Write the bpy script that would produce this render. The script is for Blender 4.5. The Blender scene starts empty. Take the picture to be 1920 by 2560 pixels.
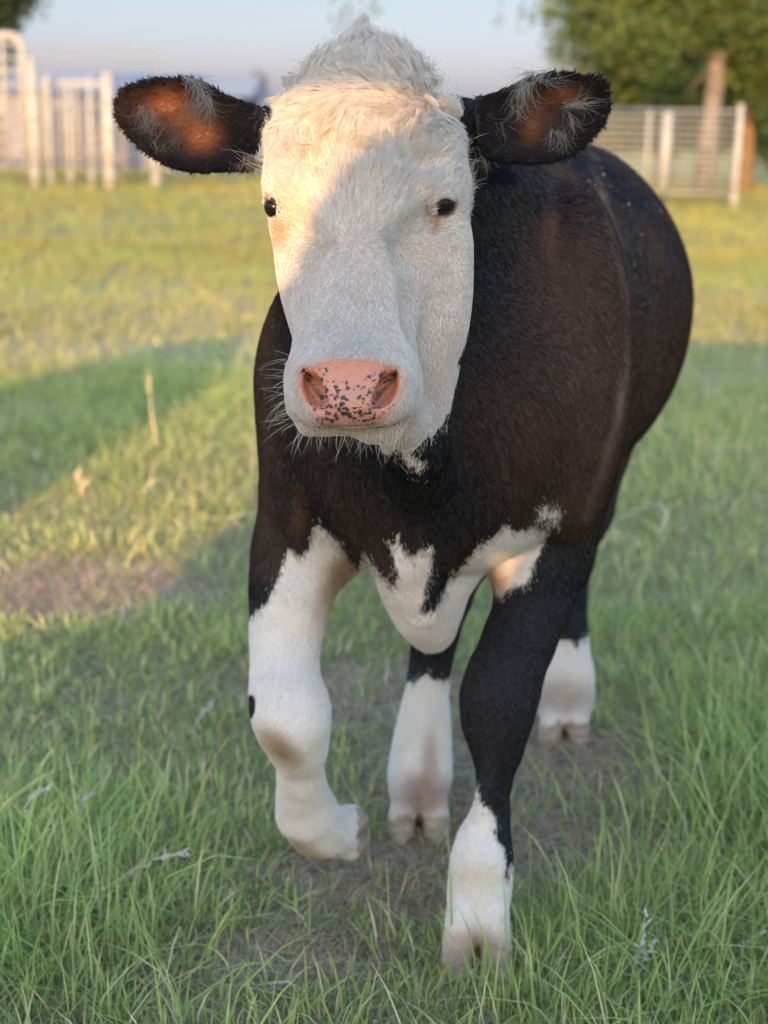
import bpy, math, time
import numpy as np
from mathutils import Matrix, Vector
T0 = time.time()
rng = np.random.default_rng(7)
F32 = np.float32
scene = bpy.context.scene
COL = scene.collection

# ------------------------------------------------------------------ camera
FPX, CX, CY = 3700.0, 960.0, 1280.0          # focal length and centre of the photograph in its own pixels
HCAM, PITCH, ROLL = 1.15, math.radians(15.2), math.radians(1.2)
cam_data = bpy.data.cameras.new('camera')
cam = bpy.data.objects.new('camera', cam_data); COL.objects.link(cam)
cam.location = (0, 0, HCAM)
R_ = Matrix.Rotation(math.pi/2 - PITCH, 3, 'X') @ Matrix.Rotation(ROLL, 3, 'Z')
cam.rotation_euler = R_.to_euler()
cam_data.sensor_fit = 'VERTICAL'; cam_data.sensor_height = 36.0; cam_data.sensor_width = 27.0
cam_data.lens = FPX/2560*36.0
cam_data.clip_start = 0.05; cam_data.clip_end = 2000
cam_data.dof.use_dof = True
cam_data.dof.focus_distance = 1.63
cam_data.dof.aperture_fstop = 4.0
scene.camera = cam

# ------------------------------------------------------------------ sun, sky, exposure
SUN_AZ, SUN_EL = math.radians(11.0), math.radians(10.5)
SDIR = np.array([math.sin(SUN_AZ)*math.cos(SUN_EL), math.cos(SUN_AZ)*math.cos(SUN_EL), -math.sin(SUN_EL)])
sl = bpy.data.lights.new('sun', 'SUN'); so = bpy.data.objects.new('sun', sl); COL.objects.link(so)
sl.energy = 2.0; sl.angle = math.radians(0.4); sl.color = (1.0, 0.56, 0.23)
so.rotation_euler = Vector(SDIR).to_track_quat('-Z', 'Y').to_euler()
so.location = (-2, -8, 6)
world = bpy.data.worlds.new('World'); scene.world = world; world.use_nodes = True
wn = world.node_tree; bg = wn.nodes['Background']
sky = wn.nodes.new('ShaderNodeTexSky'); sky.sky_type = 'NISHITA'; sky.sun_disc = False
sky.sun_elevation = math.radians(14); sky.sun_rotation = math.pi + SUN_AZ
sky.air_density = 1.0; sky.dust_density = 1.2; sky.ozone_density = 1.6
# the pale blue and lavender band low in the sky opposite the sun
wtc = wn.nodes.new('ShaderNodeTexCoord'); wsep = wn.nodes.new('ShaderNodeSeparateXYZ'); wn.links.new(wtc.outputs['Generated'], wsep.inputs[0])
wr = wn.nodes.new('ShaderNodeValToRGB'); wn.links.new(wsep.outputs['Z'], wr.inputs[0]); we_ = wr.color_ramp.elements
we_[0].position = 0.0; we_[0].color = (.262, .262, .46, 1); we_[1].position = .30; we_[1].color = (1, 1, 1, 1)
q_ = we_.new(.07); q_.color = (.225, .222, .285, 1)
wm = wn.nodes.new('ShaderNodeMixRGB'); wm.blend_type = 'MULTIPLY'; wm.inputs[0].default_value = 1.0
wn.links.new(sky.outputs[0], wm.inputs[1]); wn.links.new(wr.outputs[0], wm.inputs[2])
wn.links.new(wm.outputs[0], bg.inputs[0]); bg.inputs[1].default_value = 0.15
vs = scene.view_settings
scene.display_settings.display_device = 'sRGB'
vs.view_transform = 'Standard'; vs.look = 'None'; vs.gamma = 1.0; vs.use_curve_mapping = False
vs.exposure = 1.95
scene.render.engine = 'CYCLES'
scene.cycles.use_denoising = True
scene.cycles.max_bounces = 6; scene.cycles.diffuse_bounces = 3; scene.cycles.glossy_bounces = 2
scene.cycles.transmission_bounces = 3; scene.cycles.transparent_max_bounces = 6
scene.cycles_curves.shape = 'THICK'

# ------------------------------------------------------------------ helpers
RM = np.array(R_)                              # columns: camera right, up, back
CR, CU, CF = RM[:, 0], RM[:, 1], -RM[:, 2]
CPOS = np.array([0, 0, HCAM])
def ray(px, py): return CF + CR*((px-CX)/FPX) + CU*((CY-py)/FPX)
def P(px, py, Y):
    d = ray(px, py); return CPOS + d*(Y/d[1])
def PD(px, py, D): return CPOS + ray(px, py)*D
def G(px, py, z=0.0):
    d = ray(px, py); return CPOS + d*((z-HCAM)/d[2])
def mpp(D): return D/FPX
def todepth(p): return float((p-CPOS) @ CF)
def project(p):
    q = p - CPOS; D = q @ CF
    return CX + FPX*(q@CR)/D, CY - FPX*(q@CU)/D, D
def tag(o, label=None, cat=None, group=None, kind=None):
    if label: o['label'] = label
    if cat: o['category'] = cat
    if group: o['group'] = group
    if kind: o['kind'] = kind
    return o
def mesh_obj(name, verts, faces, mat=None, parent=None, smooth=True):
    me = bpy.data.meshes.new(name); me.from_pydata([tuple(v) for v in verts], [], [tuple(f) for f in faces])
    if smooth: me.polygons.foreach_set('use_smooth', np.ones(len(me.polygons), bool))
    me.update(); o = bpy.data.objects.new(name, me); COL.objects.link(o)
    if mat: me.materials.append(mat)
    if parent: o.parent = parent
    return o
def mesh_np(name, V, loops, sizes, mat=None, parent=None, smooth=True, colors=None):
    me = bpy.data.meshes.new(name)
    me.vertices.add(len(V)); me.vertices.foreach_set('co', np.ascontiguousarray(V, F32).ravel())
    me.loops.add(len(loops)); me.loops.foreach_set('vertex_index', np.ascontiguousarray(loops, np.int32))
    st = np.concatenate([[0], np.cumsum(sizes)[:-1]]).astype(np.int32)
    me.polygons.add(len(sizes)); me.polygons.foreach_set('loop_start', st)
    me.polygons.foreach_set('loop_total', np.ascontiguousarray(sizes, np.int32))
    me.polygons.foreach_set('use_smooth', np.full(len(sizes), smooth, bool))
    me.update(calc_edges=True); me.validate()
    if colors is not None:
        for nm, c in colors.items():
            a = me.color_attributes.new(nm, 'FLOAT_COLOR', 'POINT')
            c4 = np.ones((len(V), 4), F32); c4[:, :3] = c; a.data.foreach_set('color', c4.ravel())
    o = bpy.data.objects.new(name, me); COL.objects.link(o)
    if mat: me.materials.append(mat)
    if parent: o.parent = parent
    return o
def curves_obj(name, pts, radius_root, mat, parent=None, color=None, taper=0.85, tip_pow=1.5):
    """pts N x K x 3 strands as ONE curves object."""
    N, K, _ = pts.shape
    hc = bpy.data.hair_curves.new(name); hc.add_curves([K]*N)
    hc.attributes['position'].data.foreach_set('vector', np.ascontiguousarray(pts, F32).ravel())
    t = np.linspace(0, 1, K); rr = np.asarray(radius_root, F32).reshape(-1, 1)*np.ones((N, 1), F32)
    rad = rr*(1-taper*t**tip_pow)[None, :]
    a = hc.attributes.get('radius') or hc.attributes.new('radius', 'FLOAT', 'POINT')
    a.data.foreach_set('value', np.ascontiguousarray(rad, F32).ravel())
    if color is not None:
        a = hc.attributes.new('coat', 'FLOAT_COLOR', 'CURVE')
        c4 = np.ones((N, 4), F32); c4[:, :3] = color; a.data.foreach_set('color', c4.ravel())
    hc.materials.append(mat)
    o = bpy.data.objects.new(name, hc); COL.objects.link(o)
    if parent: o.parent = parent
    return o
def smooth_table(xs, ys, q):
    """monotone-ish cubic through a table, vectorised"""
    xs = np.asarray(xs, float); ys = np.asarray(ys, float)
    h = np.diff(xs); d = np.diff(ys)/h; m = np.zeros(len(xs))
    m[1:-1] = (d[:-1]*h[1:]+d[1:]*h[:-1])/(h[1:]+h[:-1]); m[0] = d[0]; m[-1] = d[-1]
    q = np.clip(q, xs[0], xs[-1]); i = np.clip(np.searchsorted(xs, q, side='right')-1, 0, len(h)-1)
    t = (q-xs[i])/h[i]; t2 = t*t; t3 = t2*t
    return (2*t3-3*t2+1)*ys[i]+(t3-2*t2+t)*h[i]*m[i]+(-2*t3+3*t2)*ys[i+1]+(t3-t2)*h[i]*m[i+1]
def vnoise(p, scale, seed=0):
    """smooth value noise in 3-D, 0..1, vectorised"""
    p = np.asarray(p, float)*scale+seed*17.31; i = np.floor(p).astype(np.int64); f = p-i; f = f*f*(3-2*f)
    def h(a, b, c):
        n = (a*73856093) ^ (b*19349663) ^ (c*83492791) ^ (seed*2654435); n = (n*(n*n*15731+789221)+1376312589) & 0x7fffffff
        return n/0x7fffffff
    x, y, z = i[..., 0], i[..., 1], i[..., 2]; fx, fy, fz = f[..., 0], f[..., 1], f[..., 2]; r = 0
    for dx in (0, 1):
        for dy in (0, 1):
            for dz in (0, 1):
                r = r + h(x+dx, y+dy, z+dz)*(fx if dx else 1-fx)*(fy if dy else 1-fy)*(fz if dz else 1-fz)
    return r
def inpoly(px, py, poly):
    r = np.zeros(np.shape(px), bool); n = len(poly)
    for k in range(n):
        x1, y1 = poly[k]; x2, y2 = poly[(k+1) % n]
        if y1 == y2: continue
        c = ((y1 > py) != (y2 > py)) & (px < (x2-x1)*(py-y1)/(y2-y1)+x1); r ^= c
    return r
def polysdf(u, v, poly):
    poly = np.asarray(poly, float); d = np.full(np.shape(u), 1e9)
    for k in range(len(poly)):
        a = poly[k]; b = poly[(k+1) % len(poly)]; e = b-a
        t = np.clip(((u-a[0])*e[0]+(v-a[1])*e[1])/(e@e), 0, 1)
        d = np.minimum(d, (u-a[0]-t*e[0])**2+(v-a[1]-t*e[1])**2)
    return np.where(inpoly(u, v, [tuple(q) for q in poly]), -1, 1)*np.sqrt(d)
def chaikin(poly, n=2):
    p = np.asarray(poly, float)
    for _ in range(n):
        q = np.roll(p, -1, 0); p = np.stack([.75*p+.25*q, .25*p+.75*q], 1).reshape(-1, 2)
    return p
def smin(a, b, k):
    h = np.maximum(k-np.abs(a-b), 0)/k; return np.minimum(a, b)-h*h*k*.25
def smax(a, b, k): return -smin(-a, -b, k)
def nrm(v): return v/np.maximum(np.linalg.norm(v, axis=-1, keepdims=True), 1e-9)

# ------------------------------------------------------------------ materials
def new_mat(name):
    m = bpy.data.materials.new(name); m.use_nodes = True; nt = m.node_tree
    return m, nt, nt.nodes['Principled BSDF']
def N(nt, t, **kw):
    n = nt.nodes.new(t)
    for k, v in kw.items(): setattr(n, k, v)
    return n
def flat_mat(name, col, rough=.6, var=.12, scale=20, metallic=0, bump=0):
    m, nt, b = new_mat(name); no = N(nt, 'ShaderNodeTexNoise'); no.inputs['Scale'].default_value = scale
    no.inputs['Detail'].default_value = 6
    geo = N(nt, 'ShaderNodeTexCoord'); nt.links.new(geo.outputs['Object'], no.inputs['Vector'])
    ra = N(nt, 'ShaderNodeValToRGB'); nt.links.new(no.outputs['Fac'], ra.inputs[0])
    ra.color_ramp.elements[0].position = .3; ra.color_ramp.elements[1].position = .7
    ra.color_ramp.elements[0].color = [c*(1-var) for c in col]+[1]; ra.color_ramp.elements[1].color = [min(1, c*(1+var)) for c in col]+[1]
    nt.links.new(ra.outputs[0], b.inputs['Base Color']); b.inputs['Roughness'].default_value = rough; b.inputs['Metallic'].default_value = metallic
    if bump:
        bu = N(nt, 'ShaderNodeBump'); bu.inputs['Strength'].default_value = bump; nt.links.new(no.outputs['Fac'], bu.inputs['Height']); nt.links.new(bu.outputs[0], b.inputs['Normal'])
    return m
def hair_mat(name, rough=.5, spec=.4, trans=.2, coat='coat'):
    m, nt, b = new_mat(name); at = N(nt, 'ShaderNodeAttribute', attribute_name=coat)
    nt.links.new(at.outputs['Color'], b.inputs['Base Color']); b.inputs['Roughness'].default_value = rough
    b.inputs['Specular IOR Level'].default_value = spec
    if trans:
        tr = N(nt, 'ShaderNodeBsdfTranslucent'); nt.links.new(at.outputs['Color'], tr.inputs['Color'])
        mx = N(nt, 'ShaderNodeMixShader'); mx.inputs[0].default_value = trans
        nt.links.new(b.outputs[0], mx.inputs[1]); nt.links.new(tr.outputs[0], mx.inputs[2])
        nt.links.new(mx.outputs[0], nt.nodes['Material Output'].inputs[0])
    return m
M_hair = hair_mat('fur_strands', .45, .28, .15)
M_dark = hair_mat('dark_coat_strands', .50, .09, .03)
M_grass = hair_mat('grass_blades', .5, .35, .35)
M_leaf = hair_mat('tree_leaves', .5, .3, .35)

# ================================================================== SETTING
# ground: one sheet, crest at about 24 m, falling away behind
def ground_z(x, y):
    s = np.clip((y-26)/12, 0, 1); s = s*s*(3-2*s)
    z = -1.1*s
    b = .012*np.sin(x*2.3+1.1)*np.sin(y*1.7)+.02*np.sin(x*.7+y*.45)
    near = np.clip((y-3)/3, 0, 1)
    return z+b*near
def ground_material():
    m, nt, b = new_mat('pasture_soil')
    tc = N(nt, 'ShaderNodeTexCoord'); sep = N(nt, 'ShaderNodeSeparateXYZ'); nt.links.new(tc.outputs['Object'], sep.inputs[0])
    n1 = N(nt, 'ShaderNodeTexNoise'); n1.inputs['Scale'].default_value = 60; n1.inputs['Detail'].default_value = 8; n1.inputs['Roughness'].default_value = .7
    n2 = N(nt, 'ShaderNodeTexNoise'); n2.inputs['Scale'].default_value = 1.3; n2.inputs['Detail'].default_value = 5
    for n in (n1, n2): nt.links.new(tc.outputs['Object'], n.inputs['Vector'])
    r1 = N(nt, 'ShaderNodeValToRGB'); e = r1.color_ramp.elements
    e[0].position = .32; e[0].color = (.14, .095, .062, 1); e[1].position = .66; e[1].color = (.66, .50, .36, 1)
    q = e.new(.5); q.color = (.42, .31, .215, 1)
    nt.links.new(n1.outputs['Fac'], r1.inputs[0])
    r2 = N(nt, 'ShaderNodeValToRGB'); e = r2.color_ramp.elements
    e[0].position = .35; e[0].color = (.22, .24, .06, 1); e[1].position = .68; e[1].color = (.34, .28, .09, 1)
    nt.links.new(n2.outputs['Fac'], r2.inputs[0])
    ax = N(nt, 'ShaderNodeMath', operation='ABSOLUTE'); nt.links.new(sep.outputs['X'], ax.inputs[0])
    fa = N(nt, 'ShaderNodeMapRange'); fa.inputs['From Min'].default_value = .9; fa.inputs['From Max'].default_value = 2.4; fa.inputs['To Max'].default_value = .8; nt.links.new(ax.outputs[0], fa.inputs['Value'])
    fb = N(nt, 'ShaderNodeMapRange'); fb.inputs['From Min'].default_value = 4; fb.inputs['From Max'].default_value = 12; nt.links.new(sep.outputs['Y'], fb.inputs['Value'])
    mr = N(nt, 'ShaderNodeMath', operation='MAXIMUM'); nt.links.new(fa.outputs[0], mr.inputs[0]); nt.links.new(fb.outputs[0], mr.inputs[1])
    mx = N(nt, 'ShaderNodeMixRGB'); nt.links.new(mr.outputs[0], mx.inputs[0]); nt.links.new(r1.outputs[0], mx.inputs[1]); nt.links.new(r2.outputs[0], mx.inputs[2])
    mr2 = N(nt, 'ShaderNodeMapRange'); mr2.inputs['From Min'].default_value = 30; mr2.inputs['From Max'].default_value = 38
    nt.links.new(sep.outputs['Y'], mr2.inputs['Value'])
    mx2 = N(nt, 'ShaderNodeMixRGB'); mr3 = N(nt, 'ShaderNodeMapRange'); mr3.inputs['From Min'].default_value = 7; mr3.inputs['From Max'].default_value = 2; nt.links.new(sep.outputs['X'], mr3.inputs['Value']); mm_ = N(nt, 'ShaderNodeMath', operation='MULTIPLY'); nt.links.new(mr2.outputs[0], mm_.inputs[0]); nt.links.new(mr3.outputs[0], mm_.inputs[1]); nt.links.new(mm_.outputs[0], mx2.inputs[0]); nt.links.new(mx.outputs[0], mx2.inputs[1]); mx2.inputs[2].default_value = (.19, .17, .19, 1)
    nt.links.new(mx2.outputs[0], b.inputs['Base Color']); b.inputs['Roughness'].default_value = .95
    bu = N(nt, 'ShaderNodeBump'); bu.inputs['Strength'].default_value = .8; bu.inputs['Distance'].default_value = .012
    nt.links.new(n1.outputs['Fac'], bu.inputs['Height']); nt.links.new(bu.outputs[0], b.inputs['Normal'])
    return m
def build_ground():
    ys = np.concatenate([np.linspace(-30, 0, 8)[:-1], np.linspace(0, 12, 100)[:-1], np.linspace(12, 45, 60)[:-1], np.geomspace(45, 900, 20)])
    xs = np.concatenate([-np.geomspace(4, 600, 16)[::-1][:-1], np.linspace(-4, 4, 70)[:-1], np.geomspace(4, 600, 16)])
    X, Y = np.meshgrid(xs, ys); Z = ground_z(X, Y)
    V = np.stack([X, Y, Z], -1).reshape(-1, 3); nx, ny = len(xs), len(ys)
    i = np.arange(nx*ny).reshape(ny, nx); q = np.stack([i[:-1, :-1], i[:-1, 1:], i[1:, 1:], i[1:, :-1]], -1).reshape(-1, 4)
    o = mesh_np('ground', V, q.ravel(), np.full(len(q), 4), ground_material()); tag(o, kind='structure')
build_ground()

# ------------------------------------------------------------------ grass
def bare(x, y):
    """0 = bare soil, 1 = full grass"""
    p = np.stack([x, y, np.zeros_like(x)], -1)
    n = vnoise(p, 2.2, 3)*.6+vnoise(p, 6.0, 4)*.4
    d = np.full(x.shape, 1.0)
    for (px, py, rx, ry) in [(1280, 1900, .30, .34), (1010, 2200, .22, .13), (960, 1740, .30, .22), (1420, 2130, .28, .12), (170, 1480, .42, .26), (700, 2400, .16, .08), (1500, 1960, .2, .16)]:
        g = G(px, py); q = np.sqrt(((x-g[0])/rx)**2+((y-g[1])/ry)**2)
        d = np.minimum(d, np.clip((q-.7)/.6, 0.05, 1))
    return np.clip(d*(.55+1.3*(n-.30)), .05, 1.2)
def blades(bx, by, h, w, lean_dir, lean, col, tipcol, twist):
    n = len(bx); z0 = ground_z(bx, by)-.004
    ts = np.array([0, .35, .7, 1.0]); ws = np.array([.8, 1.0, .65, 0.0])
    dx = np.cos(lean_dir)*lean; dy = np.sin(lean_dir)*lean
    wx = -np.sin(twist); wy = np.cos(twist)
    V = np.empty((n, 7, 3), F32); C = np.empty((n, 7, 3), F32)
    for k, (t, s) in enumerate(zip(ts, ws)):
        b = t**1.9; cx = bx+dx*h*b; cy = by+dy*h*b; cz = z0+h*(t-.38*b*np.minimum(lean, 1.3)**1.4)
        cc = col*(1-.75*t)+tipcol*(.75*t)+0
        if k < 3:
            V[:, 2*k] = np.stack([cx-wx*w*s/2, cy-wy*w*s/2, cz], -1); V[:, 2*k+1] = np.stack([cx+wx*w*s/2, cy+wy*w*s/2, cz], -1)
            C[:, 2*k] = cc; C[:, 2*k+1] = cc
        else: V[:, 6] = np.stack([cx, cy, cz], -1); C[:, 6] = cc
    return V, C
def grass_colors(n, p, y):
    g = np.array([[.37, .46, .14], [.46, .53, .18], [.29, .40, .15], [.58, .60, .26], [.76, .68, .45], [.72, .47, .18]])
    w = np.array([.25, .22, .18, .12, .21, .02]); i = rng.choice(6, n, p=w/w.sum())
    c = g[i]*rng.uniform(.75, 1.25, (n, 1))*(1+.22*np.clip((3.4-y)/2, 0, 1)*0+.18*(y < 4))[:, None]
    # yellower, drier far pasture, raised in tone to stand in for stronger sun
    f = np.clip((y-4)/8, 0, 1)[:, None]*.75; dry = np.array([.35, .305, .065])*rng.uniform(.8, 1.15, (n, 1))
    c = c*(1-f)+dry*f
    m = vnoise(p, .9, 9)[:, None]; c = c*(.8+.4*m)+np.array([.05, .012, 0])*np.clip(m-.5, 0, 1)*f
    return c
def build_grass():
    Vs, Cs = [], []
    def zone(y0, y1, ntuft, per, hm, wm, spread, margin, inner=0):
        # tufts spread over the wedge the camera sees, plus a margin to either side
        y = y0+(y1-y0)*rng.random(ntuft*3)**.8 if y0 > 3 else rng.uniform(y0, y1, ntuft*3)
        half = .285*y+margin; x = rng.uniform(-1, 1, ntuft*3)*half
        keep = (rng.random(ntuft*3) < bare(x, y)) & (np.abs(x) > inner*(.285*y+inner)); x, y = x[keep][:ntuft], y[keep][:ntuft]; m = len(x)
        size = rng.lognormal(0, .32, m); pt = np.stack([x, y, 0*x], -1)
        size *= (.62+.7*vnoise(pt, 1.4, 21))*(.7+.6*vnoise(pt, 6, 22))
        lush = np.clip((vnoise(pt, .8, 5)-.45)*2.2, 0, 1)
        # lush green clump at the lower right and along the left edge, as in the photo
        for (px, py, r) in [(1800, 2150, .30), (150, 2150, .30), (100, 2450, .25), (1700, 2480, .3), (1850, 1950, .3)]:
            g = G(px, py); q = np.exp(-(((x-g[0])/r)**2+((y-g[1])/r)**2)); lush = np.maximum(lush, q); size *= 1+.75*q
        k = rng.poisson(per, m)+2; k = np.where(lush > .5, k+per//2, k)
        idx = np.repeat(np.arange(m), k); n = len(idx)
        a = rng.uniform(0, 2*np.pi, n); r = spread*np.sqrt(rng.random(n))*size[idx]
        bx = x[idx]+np.cos(a)*r; by = y[idx]+np.sin(a)*r
        h = hm*size[idx]*(.30+.95*rng.random(n)**1.5)*np.where(rng.random(n) < .07, 1.7, 1); w = wm*rng.uniform(.55, 1.3, n)
        ld = a+rng.normal(0, .7, n); ln = np.abs(rng.normal(.5, .4, n))+.05
        p = np.stack([bx, by, 0*bx], -1); c = grass_colors(n, p, by)
        lu = lush[idx][:, None]; c = c*(1-.55*lu)+np.array([.29, .48, .16])*rng.uniform(.8, 1.25, (n, 1))*.55*lu
        tip = c*np.array([1.25, 1.15, .95])
        V, C = blades(bx, by, h, w, ld, ln, c*.8, tip, rng.uniform(0, np.pi, n)); Vs.append(V); Cs.append(C)
    zone(1.25, 2.1, 1500, 9, .047, .0031, .030, .35)
    zone(2.1, 3.4, 2700, 9, .048, .0033, .035, .5)
    zone(3.4, 6.5, 6000, 9, .058, .0040, .05, .9)
    zone(6.5, 13, 7500, 8, .07, .006, .08, 1.5)
    zone(13, 27, 6000, 8, .09, .012, .15, 3.0)
    # the same pasture continuing to either side
    zone(.6, 3.4, 3000, 8, .062, .0034, .04, 2.2, .5)
    zone(3.4, 9, 5200, 8, .062, .006, .07, 3.5, .95)
    zone(9, 24, 2600, 8, .09, .014, .15, 9.0, 1)
    # fine short turf between the tufts
    n = 200000; y = 1.2+5*rng.random(n)**1.15; x = rng.uniform(-1, 1, n)*(.285*y+.4)*np.where(rng.random(n) < .25, 2.2, 1); kp = rng.random(n) < np.clip(bare(x, y)*1.6, 0, 1); x, y = x[kp], y[kp]; n = len(x)
    p = np.stack([x, y, 0*x], -1); c = np.array([[.36, .45, .15], [.44, .49, .20], [.27, .37, .14], [.55, .48, .30]])[rng.choice(4, n, p=[.35, .25, .2, .2])]*rng.uniform(.75, 1.2, (n, 1))
    V, C = blades(x, y, rng.uniform(.014, .042, n)*(.7+.6*vnoise(p, 3, 8)), rng.uniform(.0013, .0026, n)*(1+.25*(y-1.5)), rng.uniform(0, 6.3, n), np.abs(rng.normal(.5, .4, n)), c*.85, c*1.15, rng.uniform(0, 3.14, n)); Vs.append(V); Cs.append(C)
    # short thatch, dry and brown, close to the soil
    n = 160000; y = 1.3+4.2*rng.random(n)**1.25; x = rng.uniform(-1, 1, n)*(.285*y+.4)
    c = np.array([[.48, .37, .25], [.68, .57, .41], [.26, .19, .13], [.30, .38, .15]])[rng.choice(4, n, p=[.35, .2, .2, .25])]*rng.uniform(.7, 1.2, (n, 1)); gb = (bare(x, y) < .3)[:, None] & (c[:, 1:2] > c[:, :1]); c = np.where(gb, np.array([.48, .36, .25]), c)
    V, C = blades(x, y, rng.uniform(.012, .05, n), rng.uniform(.0012, .003, n), rng.uniform(0, 6.3, n), rng.uniform(.6, 2.2, n), c, c*1.1, rng.uniform(0, 3.14, n)); Vs.append(V); Cs.append(C)
    V = np.concatenate(Vs); C = np.concatenate(Cs); n = len(V)
    base = (np.arange(n)*7)[:, None]
    q = np.array([0, 1, 3, 2, 2, 3, 5, 4, 4, 5, 6]); L = (base+q).ravel(); S = np.tile([4, 4, 3], n)
    o = mesh_np('grass', V.reshape(-1, 3), L, S, M_grass, colors={'coat': C.reshape(-1, 3)})
    tag(o, 'green pasture grass with dry blades between', 'grass', kind='stuff')
    print('grass blades', n, time.time()-T0)
build_grass()

# small clods, dung crumbs and pebbles on the bare soil
def build_crumbs():
    n = 5200; y = 1.35+3.2*rng.random(n)**1.2; x = rng.uniform(-1, 1, n)*(.29*y+.3)
    keep = rng.random(n) < (1.15-bare(x, y)); x, y = x[keep], y[keep]; n = len(x)
    ico = np.array([[0, 0, 1], [1, 0, 0], [0, 1, 0], [-1, 0, 0], [0, -1, 0], [0, 0, -1]], float)
    F = np.array([[0, 1, 2], [0, 2, 3], [0, 3, 4], [0, 4, 1], [5, 2, 1], [5, 3, 2], [5, 4, 3], [5, 1, 4]])
    s = rng.lognormal(np.log(.0038), .45, n)
    V = ico[None]*s[:, None, None]*rng.uniform(.5, 1.3, (n, 6, 1))+np.stack([x, y, ground_z(x, y)+s*.3], -1)[:, None]
    c = np.array([[.30, .25, .20], [.14, .11, .09], [.52, .46, .38]])[rng.choice(3, n, p=[.45, .4, .15])]
    L = ((np.arange(n)*6)[:, None, None]+F).ravel()
    o = mesh_np('soil_crumbs', V.reshape(-1, 3), L, np.full(n*8, 3), M_grass, colors={'coat': np.repeat(c, 6, 0)}, smooth=False)
    tag(o, 'brown soil crumbs and bits of dry thatch on bare ground', 'soil crumbs', kind='stuff')
build_crumbs()

# ------------------------------------------------------------------ tubes
def tube(pts, r, seg=6):
    pts = np.asarray(pts, float); n = len(pts); r = np.broadcast_to(r, (n,)); V = []; Fc = []
    for i in range(n):
        t = pts[min(i+1, n-1)]-pts[max(i-1, 0)]; t = t/np.linalg.norm(t); a = np.cross(t, [0, 0, 1.])
        if np.linalg.norm(a) < .1: a = np.cross(t, [1., 0, 0])
        a /= np.linalg.norm(a); b = np.cross(t, a)
        for k in range(seg):
            an = 2*np.pi*k/seg; V.append(pts[i]+r[i]*(np.cos(an)*a+np.sin(an)*b))
    for i in range(n-1):
        for k in range(seg): Fc.append((i*seg+k, i*seg+(k+1) % seg, (i+1)*seg+(k+1) % seg, (i+1)*seg+k))
    Fc.append(tuple(range(seg))[::-1]); Fc.append(tuple((n-1)*seg+k for k in range(seg)))
    return V, Fc
class MB:
    def __init__(s): s.V = []; s.F = []
    def add(s, V, Fc):
        o = len(s.V); s.V += [tuple(v) for v in V]; s.F += [tuple(i+o for i in f) for f in Fc]
    def tube(s, pts, r, seg=6): s.add(*tube(pts, r, seg))
    def box(s, a, b):
        x0, y0, z0 = a; x1, y1, z1 = b
        V = [(x0, y0, z0), (x1, y0, z0), (x1, y1, z0), (x0, y1, z0), (x0, y0, z1), (x1, y0, z1), (x1, y1, z1), (x0, y1, z1)]
        s.add(V, [(0, 3, 2, 1), (4, 5, 6, 7), (0, 1, 5, 4), (1, 2, 6, 5), (2, 3, 7, 6), (3, 0, 4, 7)])
    def build(s, name, mat, parent=None, smooth=False): return mesh_obj(name, s.V, s.F, mat, parent, smooth)
def empty(name, loc, **kw):
    o = bpy.data.objects.new(name, None); COL.objects.link(o); o.location = loc; tag(o, **kw); return o
def child_world(o, root):
    """geometry is in world coordinates: keep it there under an Empty standing at the thing's base"""
    o.parent = root; o.matrix_parent_inverse = Matrix.Translation(root.location).inverted()

# ------------------------------------------------------------------ corral panels, gate, barn
M_white = flat_mat('white_pipe_paint', (.36, .36, .335), .5, .10, 6)
M_grey = flat_mat('galvanised_pipe', (.42, .42, .42), .45, .15, 5, metallic=.3)
M_screen = flat_mat('shade_screen_boards', (.24, .17, .11), .8, .25, 8, bump=.3)
M_metal = flat_mat('grey_wall_sheet', (.22, .225, .255), .7, .08, .8)
def vp(px, py, Y): return P(px, py, Y)
def corral_panel(x0, x1, top, bot, Y, rails, uprights, label, mat, r=.028, curved=True, group='corral panels'):
    """x0..x1 metres, heights top..bot metres above the ground at Y"""
    gz = float(ground_z(np.array(x0), np.array(Y))); root = empty('corral_panel', ((x0+x1)/2, Y, gz), label=label, cat='fence panel', group=group)
    m = MB(); c = .16 if curved else .02
    arc = lambda cx, cz, a0, a1: [(cx+c*math.cos(a), Y, cz+c*math.sin(a)) for a in np.linspace(a0, a1, 6)]
    path = [(x0, Y, bot)]+arc(x0+c, top-c, math.pi, math.pi/2)+arc(x1-c, top-c, math.pi/2, 0)+[(x1, Y, bot)]
    m.tube(path, r, 8); child_world(m.build('frame', mat, None, True), root)
    m = MB()
    for k in range(rails):
        z = bot+(top-bot)*(k+.4)/rails; m.tube([(x0, Y+.012, z), (x1, Y+.012, z)], r*.62, 6)
    child_world(m.build('rails', mat, None, True), root)
    for u in uprights:
        m = MB(); m.tube([(x0+(x1-x0)*u, Y-.02, bot+.06), (x0+(x1-x0)*u, Y-.02, top-.03)], r*.8, 6); child_world(m.build('upright', mat, None, True), root)
    return root
def at_px(px, Y): return float(P(px, 300, Y)[0])
def z_px(px, py, Y): return float(P(px, py, Y)[2])
YL = 21.0
zt, zb = z_px(60, 88, YL), z_px(60, 432, YL)
corral_panel(at_px(-420, YL), at_px(62, YL), zt, zb, YL, 10, [.35, .6, .7, .8, .9], 'tall white pipe panel with rounded top corner at the left edge', M_white, .045)
corral_panel(at_px(92, YL), at_px(262, YL), z_px(170, 205, YL), z_px(170, 432, YL), YL+.4, 9, [.1, .3, .5, .7, .9], 'short white rail panel between the two thick white posts', M_white, .030, False)
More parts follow.
